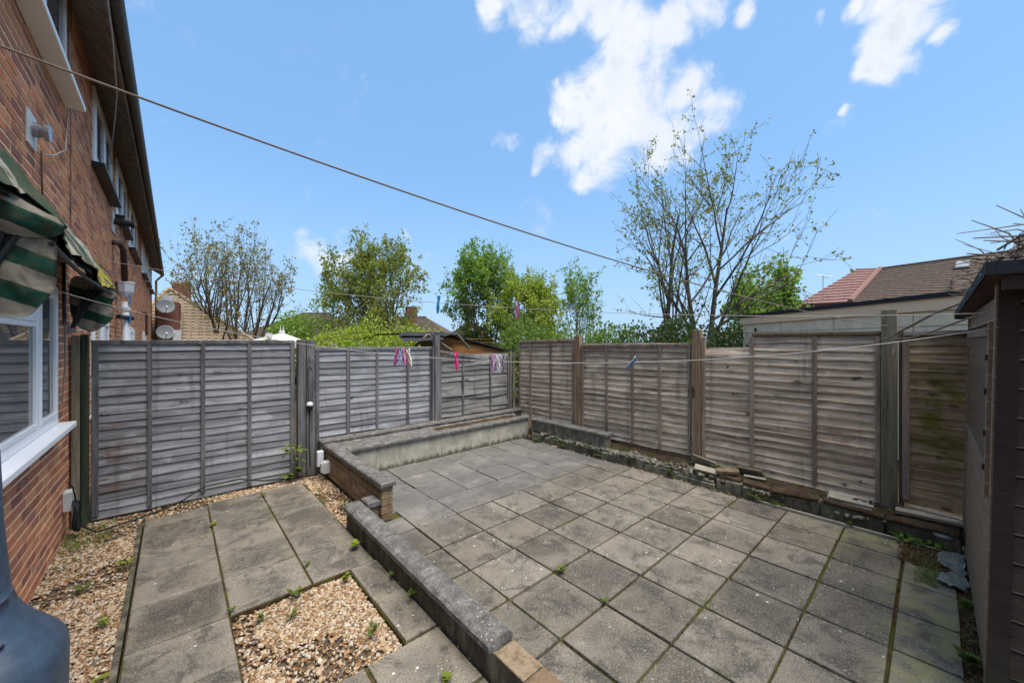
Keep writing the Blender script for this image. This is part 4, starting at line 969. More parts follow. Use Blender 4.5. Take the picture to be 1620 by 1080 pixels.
# blue plastic thing, bottom left
bl = thing('plastic_stand', 'slate blue moulded plastic stand with upright column at lower left corner', 'plastic stand', (-.50, 2.0, -.05))
def ringmesh(sections, n=20):
    m = MB(); P = []
    for (z, cx, cy, rx, ry) in sections:
        P.append([(cx + rx * math.copysign(abs(math.cos(t)) ** .7, math.cos(t)), cy + ry * math.copysign(abs(math.sin(t)) ** .7, math.sin(t)), z) for t in [2 * math.pi * q / n for q in range(n + 1)]])
    m.grid(P); m.f.append(tuple(range(n))[::-1]); b = (len(sections) - 1) * (n + 1); m.f.append(tuple(b + q for q in range(n))); return m
BX, BY = -.485, 2.04
ringmesh([(-.04, BX, BY, .17, .17), (.3, BX, BY, .20, .20), (.70, BX, BY, .206, .205), (.745, BX, BY, .203, .2), (.775, BX, BY, .19, .19), (.81, BX, BY, .165, .165), (.85, BX, BY, .136, .136), (.89, BX, BY, .112, .112), (.93, BX, BY, .094, .094), (.965, BX, BY, .084, .084)]).build('body', M_blue, bl, smooth=True)
ringmesh([(.962, BX, BY, .083, .083), (1.0, BX + .002, BY, .078, .076), (1.05, BX + .004, BY, .072, .066), (1.2, BX + .006, BY, .060, .06), (1.44, BX + .004, BY, .054, .056), (1.465, BX + .004, BY, .048, .05), (1.475, BX + .004, BY, .03, .03)]).build('column', M_blue, bl, smooth=True)
MB().lathe([(.022, 0), (.025, .008), (.019, .010), (.017, .002)], (BX + .07, BY - .12, .865), 12, rot(R(-10), R(35), 0)).build('socket_ring', M_blackp, bl)

# debris along the right kerb
def debris(name, c, size, r_, mat, label, cat_, bev=.003): return tag(MB().obox(c, size, r_).build(name, mat, None, bevel=bev), label, cat_)
debris('broken_slab', (5.20, 2.03, .225), (.02, .28, .13), rot(R(20), R(-38), R(8)), M_plank, 'pale broken flat piece leaning against foot of brown post', 'broken slab')
debris('broken_slab', (5.02, 1.93, .185), (.12, .26, .018), rot(R(8), R(-14), R(18)), M_plank, 'pale broken flat piece lying in front of the leaning one', 'broken slab')
debris('broken_brick', (5.08, 1.70, .205), (.10, .24, .045), rot(R(-5), R(-8), R(25)), M_stone, 'tan broken brick piece on the kerb rubble', 'broken brick', .006)
debris('slate_offcut', (5.22, 1.50, .225), (.02, .30, .10), rot(R(-8), R(-40), R(-6)), M_postD, 'dark flat offcut propped on fence behind tan broken brick', 'offcut')
debris('wood_scrap', (5.12, 1.42, .195), (.05, .22, .014), rot(0, 0, R(10)), M_plank, 'thin pale wood scrap under the dark offcut', 'wood scrap')
debris('rubble_stone', (5.02, 1.78, .10), (.12, .22, .07), rot(0, R(8), R(-14)), M_soil, 'earth coloured rubble block sliding off kerb beneath broken pieces', 'rubble', .012)
wb = thing('slotted_board', 'weathered pale board with two black slots lying on the kerb', 'board', (5.1, .56, .19), R(0))
Mx = Matrix.Translation((5.11, .57, .205)) @ rot(R(2), R(-12), R(6))
MB().obox((0, 0, 0), (.15, .34, .03), None).__class__
m = MB(); m.box(-.07, .07, -.17, .17, -.016, .012, Mx); m.build('plank', M_plank, wb, bevel=.004)
m = MB(); m.box(-.085, .06, -.16, .18, -.036, -.018, Mx); m.build('plank', M_plank, wb, bevel=.004)
for k, (xx, yy, a_, l_) in enumerate(((-.012, -.035, .010, .022), (.014, -.06, .009, .03), (-.004, -.105, .012, .02))):
    m = MB(); m.box(xx - a_, xx + a_, yy - l_, yy + l_, .0122, .0145, Mx); m.build('slot', M_black, wb)
m = MB(); m.box(-.04, .04, -.165, -.135, .0122, .0148, Mx); m.build('slot', M_black, wb)
debris('loose_plank', (5.13, .03, .205), (.09, .44, .03), rot(R(-1), R(-6), R(2)), M_plank, 'grey plank lying on kerb below the green stained fence', 'plank')
debris('loose_plank', (5.19, -.02, .235), (.05, .36, .02), rot(R(2), R(-6), R(-3)), M_plank, 'narrower plank lying behind the grey one below fence', 'plank')
tag(MB().lathe([(.02, -.02), (.07, -.016), (.078, 0), (.07, .014), (.02, .02)], (4.99, -.05, .13), 16, rot(R(5), R(-8))).build('grey_pan', M_dish, None, smooth=True), 'small grey round pan beside the shed under the planks', 'pan')
# crumpled polythene
m = MB(); P = []
for i in range(16):
    r = []
    for j in range(22):
        u, v_ = i / 15, j / 21; x = 4.22 + .64 * v_; yy = -.16 + .15 * u * (.45 + .55 * abs(math.sin(v_ * 5 + 1))) + .03 * nz(v_ * 9, u * 4)
        r.append((x, yy, .012 + (.028 * abs(nz(x * 12, yy * 14)) + .02 * abs(nz(x * 27, yy * 27)) + (.012 if v_ > .7 else 0))))
    P.append(r)
m.grid(P); tag(m.build('polythene_sheet', M_sheet, None, smooth=True), 'crumpled grey polythene sheet on the ground beside the shed', 'plastic sheet')

# ================================================================== PLANTS
def leaf_blade(m, base, d, L, wd, droop=.3):
    d = Vector(d).normalized(); s_ = d.cross(Vector((0, 0, 1)));
    if s_.length < .05: s_ = Vector((1, 0, 0))
    s_.normalize(); a = Vector(base); c = a + d * L * .5 + Vector((0, 0, -droop * L * .06)); e = a + d * L + Vector((0, 0, -droop * L * .4))
    m.add([a, c - s_ * wd / 2, e, c + s_ * wd / 2, c + Vector((0, 0, -wd * .12))], [(0, 1, 4), (0, 4, 3), (1, 2, 4), (4, 2, 3)])
def weed(x, y, z, h, n, L, wd, mat, label, seed, grp='weeds growing in joints and gravel', nm='weed'):
    r = random.Random(seed); o = thing(nm, label, 'weed', (x, y, z), 0, grp); st = MB(); lf = MB()
    k = max(1, n // 5)
    for i in range(k):
        a = r.uniform(0, 6.28); tip = Vector((x + math.cos(a) * h * .5 * r.random(), y + math.sin(a) * h * .5 * r.random(), z + h * r.uniform(.6, 1)))
        st.tube([(x + r.uniform(-.01, .01), y + r.uniform(-.01, .01), z - .01), tip], [.002, .001], 4, False)
        for q in range(n // k):
            t = r.uniform(.35, 1); b = Vector((x, y, z)).lerp(tip, t); a2 = r.uniform(0, 6.28); leaf_blade(lf, b, (math.cos(a2), math.sin(a2), r.uniform(.1, .7)), L * r.uniform(.6, 1.2), wd * r.uniform(.7, 1.2))
    st.build('stem', L_weed, o); lf.build('leaves', mat, o)
WEEDS = [
    (1.165, 3.33, .01, .05, 14, .055, .045, L_yweed, 'bright lime seedling beside the low wall foot on the path'),
    (.98, 2.99, -.03, .07, 12, .05, .035, L_yweed, 'yellow seedling in the top corner of gravel square'),
    (.66, 3.03, -.03, .09, 16, .05, .03, L_weed, 'green weed at the far edge of gravel square'),
    (.57, 2.83, -.03, .07, 10, .045, .025, L_weed, 'thin weed standing within gravel square near its middle'),
    (.42, 2.93, -.03, .05, 10, .05, .03, L_weed, 'small weed near the left slab edge of gravel square'),
    (.285, 3.12, .0, .03, 8, .035, .02, L_weed, 'tiny weed in path joint at gravel square corner'),
    (1.235, 2.43, .01, .07, 8, .07, .04, L_weed, 'single leafy seedling against dark low wall face near its middle'),
    (1.24, 2.72, .01, .05, 8, .05, .035, L_weed, 'small seedling by the low wall above the single leafy one'),
    (.79, 3.35, .0, .03, 8, .04, .02, L_weed, 'tiny weed in middle path joint'),
    (.285, 4.68, .0, .035, 8, .045, .03, L_yweed, 'yellowish weed in the left path joint'),
    (.76, 5.2, .0, .04, 10, .05, .02, L_grass, 'tuft in path joint close to the grey fence'),
    (-.30, 4.35, -.02, .06, 16, .05, .036, L_yweed, 'bright green clump on gravel strip by path edge'),
    (-.33, 3.55, -.02, .05, 12, .042, .03, L_yweed, 'second lime clump on gravel strip nearer the camera'),
    (-.31, 2.98, -.02, .04, 9, .036, .026, L_yweed, 'yellow green seedling on gravel strip nearest the camera'),
    (-.5, 4.15, -.02, .03, 12, .07, .025, L_weed, 'flat rosette weed in middle of the gravel strip'),
    (2.24, 1.94, .0, .04, 26, .05, .02, L_weed, 'green weed in a cross joint in middle of patio'),
    (2.215, 1.52, .0, .03, 14, .04, .015, L_grass, 'small moss tuft in patio cross joint'),
    (1.30, 4.9, -.03, .07, 14, .05, .02, L_yweed, 'weed in gravel beside the stone planter wall'),
    (1.40, 4.35, -.03, .06, 14, .05, .02, L_yweed, 'weed in gravel near the small step wall'),
    (1.25, 4.6, -.03, .05, 12, .05, .02, L_weed, 'weed at path edge opposite the planter wall'),
    (4.84, 4.75, .0, .08, 20, .07, .05, L_weed, 'green weed in far patio corner under low concrete wall'),
    (4.88, 4.2, .0, .08, 20, .07, .035, L_weed, 'leafy weed below low concrete wall past corner'),
    (4.90, 3.5, .0, .06, 16, .06, .03, L_weed, 'weed at the near end of low concrete wall'),
    (4.93, 2.95, .02, .08, 18, .06, .03, L_weed, 'weed on rough kerb beyond rubble'),
    (4.90, 2.35, .02, .10, 24, .06, .03, L_weed, 'bushy weed at kerb foot next to broken slabs'),
    (5.15, 1.85, .18, .08, 14, .10, .02, L_grass, 'grassy tuft behind broken slabs at the fence'),
    (4.90, 1.35, .0, .08, 26, .12, .02, L_weed, 'long leaved weed hanging over kerb'),
    (4.90, 1.15, .0, .06, 18, .09, .02, L_weed, 'smaller weed beside long leaved one on kerb'),
    (4.90, .55, .0, .06, 14, .05, .03, L_weed, 'low weed at kerb foot under the slotted board'),
    (3.30, -.12, .0, .08, 22, .06, .045, L_weed, 'leafy weed at the shed foot close to camera'),
    (4.0, -.14, .0, .05, 20, .045, .03, L_weed, 'low weed between paving and shed wall'),
    (.44, 2.16, -.02, .08, 14, .05, .03, L_weed, 'weed at the near left corner of gravel square'),
    (.92, 2.32, -.02, .06, 10, .05, .03, L_weed, 'weed at near right part of gravel square'),
    (1.08, 1.72, .0, .04, 8, .06, .04, L_yweed, 'yellow leaf on slab by low wall nearest the camera'),
]
for k, wd_ in enumerate(WEEDS): weed(*wd_, 100 + k)
ivy = thing('bramble_seedling', 'broad leaved green seedling climbing beside the grey fence post', 'plant', (1.19, 5.68, 0))
st = MB().tube([(1.19, 5.68, -.05), (1.20, 5.66, .2), (1.17, 5.65, .42)], [.007, .005, .003], 5); st.build('stem', M_barkd, ivy); lf = MB(); r = random.Random(4)
for (x, z, n_) in ((1.12, .43, 8), (1.24, .40, 6), (1.20, .12, 12), (1.12, .06, 10), (1.22, .25, 3)):
    for q in range(n_): a = r.uniform(0, 6.28); leaf_blade(lf, (x + r.uniform(-.04, .04), 5.63 + r.uniform(-.05, .03), z + r.uniform(-.04, .04)), (math.cos(a), -abs(math.sin(a)), r.uniform(-.3, .5)), r.uniform(.06, .11), r.uniform(.05, .085), .6)
lf.build('leaves', L_weed, ivy)
# ground cover tufts
m = MB(); r = random.Random(21)
def tuft(x0, x1, y0, y1, z, n, L, wd_):
    for _ in range(n):
        x, y = r.uniform(x0, x1), r.uniform(y0, y1); a = r.uniform(0, 6.28); leaf_blade(m, (x, y, z), (math.cos(a), math.sin(a), r.uniform(.4, 1.6)), L * r.uniform(.5, 1.2), wd_, .5)
tuft(4.86, 4.97, .2, 4.8, .0, 260, .05, .012); tuft(4.95, 5.2, 1.3, 4.6, .14, 160, .06, .012); tuft(1.24, 1.27, 1.6, 3.7, -.01, 40, .03, .008); tuft(-.74, -.45, 5.0, 5.55, -.03, 220, .07, .012); tuft(4.15, 4.6, -.02, .1, .0, 380, .045, .006); tuft(-.15, .4, 5.55, 5.68, -.03, 60, .04, .008); tuft(4.55, 4.85, -.1, .1, .005, 120, .04, .006); tuft(-.72, -.6, 4.5, 5.2, -.03, 60, .05, .01)
tag(m.build('grass_tufts', L_grass, None), 'short grass tufts at wall foot and patio corner', 'grass', None, 'stuff')
m = MB()
for _ in range(330):
    x, y = r.uniform(4.86, 5.22), r.uniform(-.1, .32) * .8 - .02; leaf_blade(m, (x, y, .0 + .05 * r.random()), (r.uniform(-1, 1), r.uniform(-1, 1), r.uniform(.1, 1.0)), r.uniform(.04, .08), r.uniform(.02, .04), .7)
tag(m.build('ivy_patch', L_mid, None), 'patch of green creeping leaves at kerb foot beside the shed', 'ground cover', None, 'stuff')
m = MB()
for _ in range(1500):
    q = r.random()
    if q < .45: x, y, z = r.uniform(4.45, 4.9), r.uniform(-.1, .2), .006
    elif q < .8: x, y, z = r.uniform(2.6, 4.9), r.uniform(-.19, -.12), .0
    elif q < .9: x, y, z = r.uniform(5.06, 5.26), r.uniform(-.2, 1.3), .18
    else: x, y, z = r.uniform(4.9, 5.2), r.uniform(.2, 4.8), .15
    a = r.uniform(0, 6.28); leaf_blade(m, (x, y, z + r.random() * .012), (math.cos(a), math.sin(a), r.uniform(-.1, .25)), r.uniform(.015, .04), r.uniform(.01, .02), .3)
tag(m.build('leaf_litter', L_litter, None), 'brown dead leaf litter by the shed and along the kerb', 'leaf litter', None, 'stuff')

# ================================================================== TREES
def tree(name, label, pos, height, width, seed, stems=4, spread=.35, levels=3, kids=(6, 5, 4), leaf=.11, leaves=6000, lm=None, bark=None, lean=(0, 0), base_z=-.09, clump=.18, trunk_r=.12, first=.25, low=0.0, up=.25, grp='trees beyond the fences'):
    r = random.Random(seed); lm = lm or L_green; bark = bark or M_bark
    br = []; tips = []
    def grow(p, d, L, rad, lv):
        rad = max(rad, .0012); n = 5 if lv < 2 else 4; pts = [p.copy()]; rs_ = [rad]; d = d.copy()
        for k in range(n):
            d = (d + Vector((r.gauss(0, .11), r.gauss(0, .11), r.gauss(0, .06) + up * (.22 if lv else .1)))).normalized()
            p = p + d * (L / n); pts.append(p.copy()); rs_.append(max(.0011, rad * (1 - .78 * (k + 1) / n)))
        br.append((pts, rs_, 6 if lv == 0 else (4 if lv == 1 else 3)))
        if lv >= levels:
            tips.append(pts); return
        if lv == levels - 1: tips.append(pts[2:])
        nk = kids[min(lv, len(kids) - 1)]
        for k in range(nk):
            t = first + (1 - first) * (k + r.random()) / nk if lv == 0 else .2 + .8 * (k + r.random()) / nk
            i = min(n - 1, int(t * n)); q = pts[i].lerp(pts[i + 1], t * n - i); dd = (pts[i + 1] - pts[i]).normalized()
            a = r.uniform(0, 6.28); o1 = dd.orthogonal().normalized(); o2 = dd.cross(o1); sd = o1 * math.cos(a) + o2 * math.sin(a)
            ang = r.uniform(.45, 1.0); nd = (dd * math.cos(ang) + sd * math.sin(ang)).normalized()
            grow(q, nd, L * r.uniform(.45, .68) * ((.62 + .55 * math.sin(math.pi * min(1, t * .9 + .15))) if lv == 0 else 1.1 - .3 * t), rs_[i] * .55, lv + 1)
    for s_ in range(stems):
        a = 6.28 * (s_ + r.random() * .6) / stems; k = spread * r.uniform(.5, 1.1) if stems > 1 else .05
        grow(Vector((.08 * math.cos(a), .08 * math.sin(a), 0)) * (stems > 1), Vector((math.cos(a) * k + lean[0], math.sin(a) * k + lean[1], 1)).normalized(), 1.0, trunk_r / height, 0)
    zs = [p.z for b in br for p in b[0]]; xs = sorted(math.hypot(p.x, p.y) for b in br for p in b[0])
    zs.sort(); kz = height * .955 / zs[int(len(zs) * .992)]; kx = (width / 2) / xs[int(len(xs) * .985)]
    o = thing(name, label, 'tree', (pos[0], pos[1], base_z), 0, grp)
    S_ = lambda p: Vector((p.x * kx, p.y * kx, p.z * kz))
    m = MB()
    for (pts, rs_, n) in br: m.tube([S_(p) for p in pts], [max(.005, q * height * .46) for q in rs_], n, False)
    m.build('trunk', bark, o, local=True, smooth=True)
    tp = [[S_(p) for p in t] for t in tips]; v = []; f = []; nt = len(tp)
    wts = [max(.08, 1 + 2.2 * clump * nz(t[-1].x * .8, t[-1].y * .8, t[-1].z * .8 + seed)) * (1 if t[-1].z > low * height else .0) for t in tp]; tw = sum(wts) or 1
    for t, wgt in zip(tp, wts):
        q0 = None
        for li in range(int(leaves * wgt / tw + r.random())):
            if li % 4 == 0: i = min(len(t) - 2, int((len(t) - 1) * r.random() ** .6)); q0 = t[i].lerp(t[i + 1], r.random())
            q = q0 + Vector((r.gauss(0, 1), r.gauss(0, 1), r.gauss(0, .8))) * leaf * .55
            s_ = leaf * r.uniform(.5, 1.15); a = Vector((r.gauss(0, 1), r.gauss(0, 1), r.gauss(-.3, .8))).normalized(); b = a.orthogonal().normalized(); b = (b * math.cos(1.3 * s_ * 50) + a.cross(b) * math.sin(1.3 * s_ * 50))
            k = len(v); e = q + a * s_; c = q + a * s_ * .55
            v += [tuple(q), tuple(c + b * s_ * .42), tuple(e), tuple(c - b * s_ * .42)]; f += [(k, k + 1, k + 2, k + 3)]
    me = bpy.data.meshes.new('crown'); me.from_pydata(v, [], f); me.materials.append(lm); me.update(); link('crown', me, o)
    return o
def shrub(name, label, pos, w_, d_, h_, seed, n, leaf, lm, grp='shrubs behind the fences', lumps=9, base=.2, cat_='shrub'):
    r = random.Random(seed); o = thing(name, label, cat_, (pos[0], pos[1], -.09), 0, grp); v = []; f = []
    cs = [(r.uniform(-.5, .5) * w_, r.uniform(-.5, .5) * d_, r.uniform(.35, 1) ** .7 * h_ * .78, r.uniform(.22, .42) * min(w_, h_)) for _ in range(lumps)]
    st = MB()
    for (x, y, z, q) in cs: st.tube([(x * .25, y * .25, 0), (x * .6, y * .6, z * .6), (x, y, z)], [.05, .035, .012], 5, False)
    st.build('stem', M_barkd, o, local=True)
    for i in range(n):
        x, y, z, q = cs[r.randrange(lumps)]; a = Vector((r.gauss(0, 1), r.gauss(0, 1), r.gauss(0, 1))).normalized(); rad = q * r.uniform(.35, 1.0) ** .5 * (1 + .45 * nz(a.x * 2 + x, a.y * 2 + y, a.z * 2 + seed))
        p = Vector((x, y, z)) + a * rad
        if p.z < .05: continue
        s_ = leaf * r.uniform(.5, 1.3); d = (a + Vector((r.gauss(0, .7), r.gauss(0, .7), r.gauss(0, .7)))).normalized(); b = d.orthogonal().normalized(); an = r.uniform(0, 6.28); b = b * math.cos(an) + d.cross(b) * math.sin(an)
        k = len(v); c = p + d * s_ * .5; v += [tuple(p), tuple(c + b * s_ * .4), tuple(p + d * s_), tuple(c - b * s_ * .4)]; f.append((k, k + 1, k + 2, k + 3))
    me = bpy.data.meshes.new('foliage'); me.from_pydata(v, [], f); me.materials.append(lm); me.update(); link('foliage', me, o); return o
tree('tree', 'multi stemmed tree with sparse bronze leaves beside the tan tiled roof', far(368, 20), 8.2, 6.6, 1, stems=8, spread=.8, kids=(7, 5, 3), leaf=.115, leaves=6400, lm=L_bronze, bark=M_bark, trunk_r=.24, up=.03, first=.25)
tree('sapling', 'thin wispy young tree between the bronze tree and the round olive tree', far(522, 19), 5.4, 2.0, 2, stems=2, spread=.16, kids=(6, 4, 3), leaf=.13, leaves=900, lm=L_green, trunk_r=.07, up=.4)
tree('tree', 'rounded olive green tree standing left of the middle', far(612, 18), 7.1, 6.0, 3, stems=3, spread=.25, kids=(12, 7, 4), leaf=.115, leaves=18000, lm=L_olive, trunk_r=.2, first=.14, up=.06)
tree('tree', 'fresh green tree with dark ivy round its trunk left of the yellow bush', far(765, 18), 6.7, 3.8, 4, stems=4, spread=.42, kids=(8, 6, 4), leaf=.12, leaves=14500, lm=L_green, trunk_r=.18)
tree('tree', 'dense yellow green willowy tree above the fence corner', far(838, 15.5), 4.9, 3.2, 5, stems=4, spread=.35, kids=(8, 6, 5), leaf=.11, leaves=15000, lm=L_yellow, trunk_r=.1, first=.1, up=.15)
tree('tree', 'slender pale leaved tree right of the yellow green one', far(915, 17), 5.5, 2.9, 6, stems=4, spread=.2, kids=(7, 5, 3), leaf=.12, leaves=2700, lm=L_green, bark=M_barkl, trunk_r=.08, up=.45, first=.1)
tree('tree', 'tallest nearly bare tree with grey limbs above the right fence', far(1098, 13), 9.0, 6.9, 31, stems=3, spread=.22, kids=(10, 6, 4), leaf=.10, leaves=4600, lm=L_olive, bark=M_bark, trunk_r=.26, up=.10, first=.14, clump=.5)
tree('tree', 'leafy green tree tucked behind the tallest bare tree', far(1198, 14.5), 5.0, 3.6, 8, stems=4, spread=.4, kids=(7, 5, 4), leaf=.17, leaves=5500, lm=L_green, trunk_r=.12)
shrub('ivy_mass', 'dark ivy clump at the foot of the fresh green tree', far(768, 17.2), 1.5, 1.2, 2.9, 11, 5000, .12, L_dark)
shrub('shrub', 'dark green bush under the tallest bare tree', far(1075, 11), 2.7, 1.6, 2.75, 12, 9000, .085, L_dark, lumps=14)
shrub('shrub', 'dark evergreen bush against the concrete garage end', far(1165, 11.3), 1.3, 1.2, 2.6, 13, 5000, .085, L_dark, lumps=8)
shrub('shrub', 'mid green bush left of the dark bush above brown fence', far(975, 12), 2.2, 1.4, 2.45, 14, 7000, .085, L_mid, lumps=12)
shrub('shrub', 'low grey green bush topping the brown fence middle panel', far(1010, 9.6), 2.6, 1.0, 1.95, 15, 5000, .07, L_mid, lumps=12)
shrub('shrub', 'bright green rounded shrub in front of the brown hipped roof', far(478, 17), 1.9, 1.5, 3.25, 16, 6000, .11, L_green)
shrub('shrub', 'yellow green leafy shrub behind the second grey fence panel', far(585, 13), 2.6, 1.4, 2.5, 17, 6500, .10, L_yellow, lumps=12)
shrub('shrub', 'olive shrub at the right side of the far hipped roof', far(675, 14), 1.6, 1.2, 2.45, 18, 3600, .10, L_yellow)
shrub('shrub', 'green bushy shrub beside the white gazebo', far(505, 14.5), 1.4, 1.2, 2.3, 19, 3500, .10, L_olive)
shrub('shrub', 'leafy green shrub just behind the yellow green tree corner', far(850, 12), 2.2, 1.4, 2.45, 20, 6000, .095, L_mid, lumps=12)

# ================================================================== BACKGROUND BUILDINGS
def tile_plane(m, o, u, v, L, edges, rows, amp, pitch, step, n_):
    """o origin at eave left, u unit along eave, v unit up slope, edges(t)->(left,right) in metres along u, L slope length"""
    nrm = u.cross(v).normalized(); 
    if nrm.z < 0: nrm = -nrm
    for k in range(rows):
        a, b = L * k / rows, L * (k + 1.12) / rows; P = [[], [], []]
        l0, r0 = edges(k / rows); l1, r1 = edges(min(1, (k + 1) / rows)); nc = max(2, int((r0 - l0) / pitch * n_))
        for c in range(nc + 1):
            t = c / nc; x0 = l0 + (r0 - l0) * t; x1 = l1 + (r1 - l1) * t; h0 = amp * math.sin(2 * math.pi * x0 / pitch); h1 = amp * math.sin(2 * math.pi * x1 / pitch)
            P[0].append(o + u * x0 + v * a + nrm * (step * .2 + h0 * .3)); P[1].append(o + u * x0 + v * a + nrm * (step + h0)); P[2].append(o + u * x1 + v * b + nrm * (h1 * .6))
        m.grid(P)
# tan tiled house
_c = far(330, 18); Bk = _c.normalized(); U = Vector((Bk.y, -Bk.x, 0))
def onl(px, D):      # point on the house-front line (depth D metres along its own axis) at a bearing
    d = far(px, 1.0); return d * (D / d.dot(Bk))
DH = 23.6; p0 = onl(256, DH); p1 = onl(404, DH); W_ = (p1 - p0).dot(U)
if Bk.dot(FW) < 0: Bk = -Bk
th_ = thing('tan_roof_house', 'house with tan pantile hip roof and brick dormer beyond the fence', 'house', far(330, 22), 0)
ap = onl(268, DH + 3); apu = (ap - p0).dot(U)
V = (Vector((0, 0, 2.75)) + Bk * 3.1); SL = V.length; V.normalize()
m = MB(); o_ = Vector((p0.x, p0.y, 1.78)) - U * .5
tile_plane(m, o_, U, V, SL, lambda t: (-1.0 * (1 - t) + (apu + .35) * t, (W_ + .5) * (1 - t) + (apu + .55) * t), 17, .035, .30, .035, 6)
m.build('roof_tiles', M_tile_tan, th_, kind='stuff')
e0 = o_ + U * (W_ + .5); tp_ = o_ + V * SL + U * (apu + .45)
MB().tube([e0 + Vector((0, 0, .03)), tp_ + Vector((0, 0, .05))], .10, 6).build('hip_tiles', M_tile_tan, th_); MB().tube([o_ + U * -1.0, tp_ + Vector((0, 0, .05))], .10, 6).build('hip_tiles', M_tile_tan, th_)
MB().prism([o_ + U * -1 + Vector((0, 0, -.05)), e0 + Vector((0, 0, -.05)), e0 + Vector((0, 0, -2)), o_ + U * -1 + Vector((0, 0, -2))], Bk * 6).build('wall', M_farbrick, th_)
MB().prism([o_ + U * -1 + Bk * 6 + Vector((0, 0, -.05)), e0 + Bk * 6 + Vector((0, 0, -.05)), tp_ - V * .15], -Bk * .2).build('roof_back', M_tile_tan, th_)
dq = onl(266, DH - .35); dU = U
def fbox(c, su, sb, z0, z1, mat, nm, par, k=None):
    m = MB(); vs = [c + U * a + Bk * b + Vector((0, 0, zz_)) for zz_ in (z0, z1) for b in (0, sb) for a in (-su / 2, su / 2)]
    m.add(vs, [(0, 2, 3, 1), (4, 5, 7, 6), (0, 1, 5, 4), (2, 6, 7, 3), (0, 4, 6, 2), (1, 3, 7, 5)]); return m.build(nm, mat, par)
fbox(dq, .72, 1.9, 1.0, 3.62, M_farbrick, 'dormer', th_); 
fbox(dq + Bk * .02 - U * .03, .35, .3, 3.63, 3.9, M_pipe_w, 'alarm_box', th_)
cq = onl(287, DH + 4.2); fbox(cq, .8, .7, 3.4, 5.0, M_farbrick, 'chimney', th_)
fbox(cq, .88, .78, 5.001, 5.1, M_tile_tan, 'chimney_cap', th_)
for k, (px, z, lb) in enumerate(((262, 3.38, 'upper grey satellite dish on the brick dormer'), (262, 2.22, 'lower grey satellite dish on the brick dormer'))):
    c = onl(px, DH - .75); c.z = z; d_ = thing('satellite_dish', lb, 'satellite dish', c, math.atan2(U.y, U.x) + R(8), 'satellite dishes on the brick dormer')
    Md = rot(R(78), 0, 0)
    MB().lathe([(.02, -.10), (.18, -.075), (.28, -.045), (.32, -.03), (.32, -.02), (.28, -.033), (.18, -.06), (.02, -.085)], (0, 0, 0), 20, Md).build('reflector', M_dish, d_, local=True, smooth=True)
    MB().tube([(0, .0, -.35), (0, -.45, -.1)], .015, 5).build('arm', M_steel, d_, local=True); MB().tube([(0, -.42, -.1), (0, -.5, -.05)], .04, 8).build('receiver', M_pipe_w, d_, local=True)
    MB().tube([(0, .1, 0), (0, .40, -.15)], .02, 5).build('mount', M_steel, d_, local=True)
tag(fbox(onl(280, DH - .7), .28, .2, 1.85, 2.32, M_pipe_w, 'white_cabinet', None), 'white meter box below the lower satellite dish', 'meter box')
# hipped roofs far off
def hip_house(px0, px1, Z, z_e, z_r, ridge, mat, label, wallmat, rows=16):
    a, b = far(px0, Z), far(px1, Z); u = (b - a); Wd = u.length; u.normalize(); bk = Vector((-u.y, u.x, 0)); bk = bk if bk.dot(FW) > 0 else -bk
    h_ = thing('hipped_house', label, 'house', (a + b) / 2 + bk * 3); D = 3.5; v = (Vector((0, 0, z_r - z_e)) + bk * D); L = v.length; v.normalize(); o = a + Vector((0, 0, z_e)); l, r_ = (Wd - ridge) / 2, (Wd + ridge) / 2
    m = MB(); tile_plane(m, o, u, v, L, lambda t: (l * t, Wd + (r_ - Wd) * t), rows, .015, .3, .03, 2)
    e = 2 * D; A, B, C, Dd = a, b, b + bk * e, a + bk * e; r0 = o + v * L + u * l; r1 = o + v * L + u * r_
    za = Vector((0, 0, z_e)); m.add([A + za, Dd + za, r0, B + za, C + za, r1], [(0, 1, 2), (3, 4, 5), (1, 4, 5, 2)]); m.build('roof', mat, h_)
    m = MB(); ins = .25; q = [A + u * ins + bk * ins, B - u * ins + bk * ins, C - u * ins - bk * ins, Dd + u * ins - bk * ins]
    m.prism([p + Vector((0, 0, -.1)) for p in q], (0, 0, z_e + .05)); m.build('wall', wallmat, h_)
    MB().tube([r0, r1], .10, 6).build('ridge_tiles', mat, h_)
    return h_, a, u, bk
h1, a1, u1, b1 = hip_house(372, 545, 27, 2.2, 4.05, 2.2, M_tile_dark, 'brown hipped roof house behind the bright rounded shrub', M_whitewall)
h2, a2, u2, b2 = hip_house(548, 712, 27, 2.1, 3.75, 2.4, M_tile_dark, 'brown hipped roof house behind the round olive tree', M_whitewall)
for dx in (2.0, 4.2):
    c = a2 + u2 * dx; MB().prism([c + Vector((0, 0, 3.0)), c + u2 * .7 + Vector((0, 0, 3.0)), c + u2 * .7 + Vector((0, 0, 4.3)), c + Vector((0, 0, 4.3))], b2 * .7).build('chimney', M_farbrick, h2)
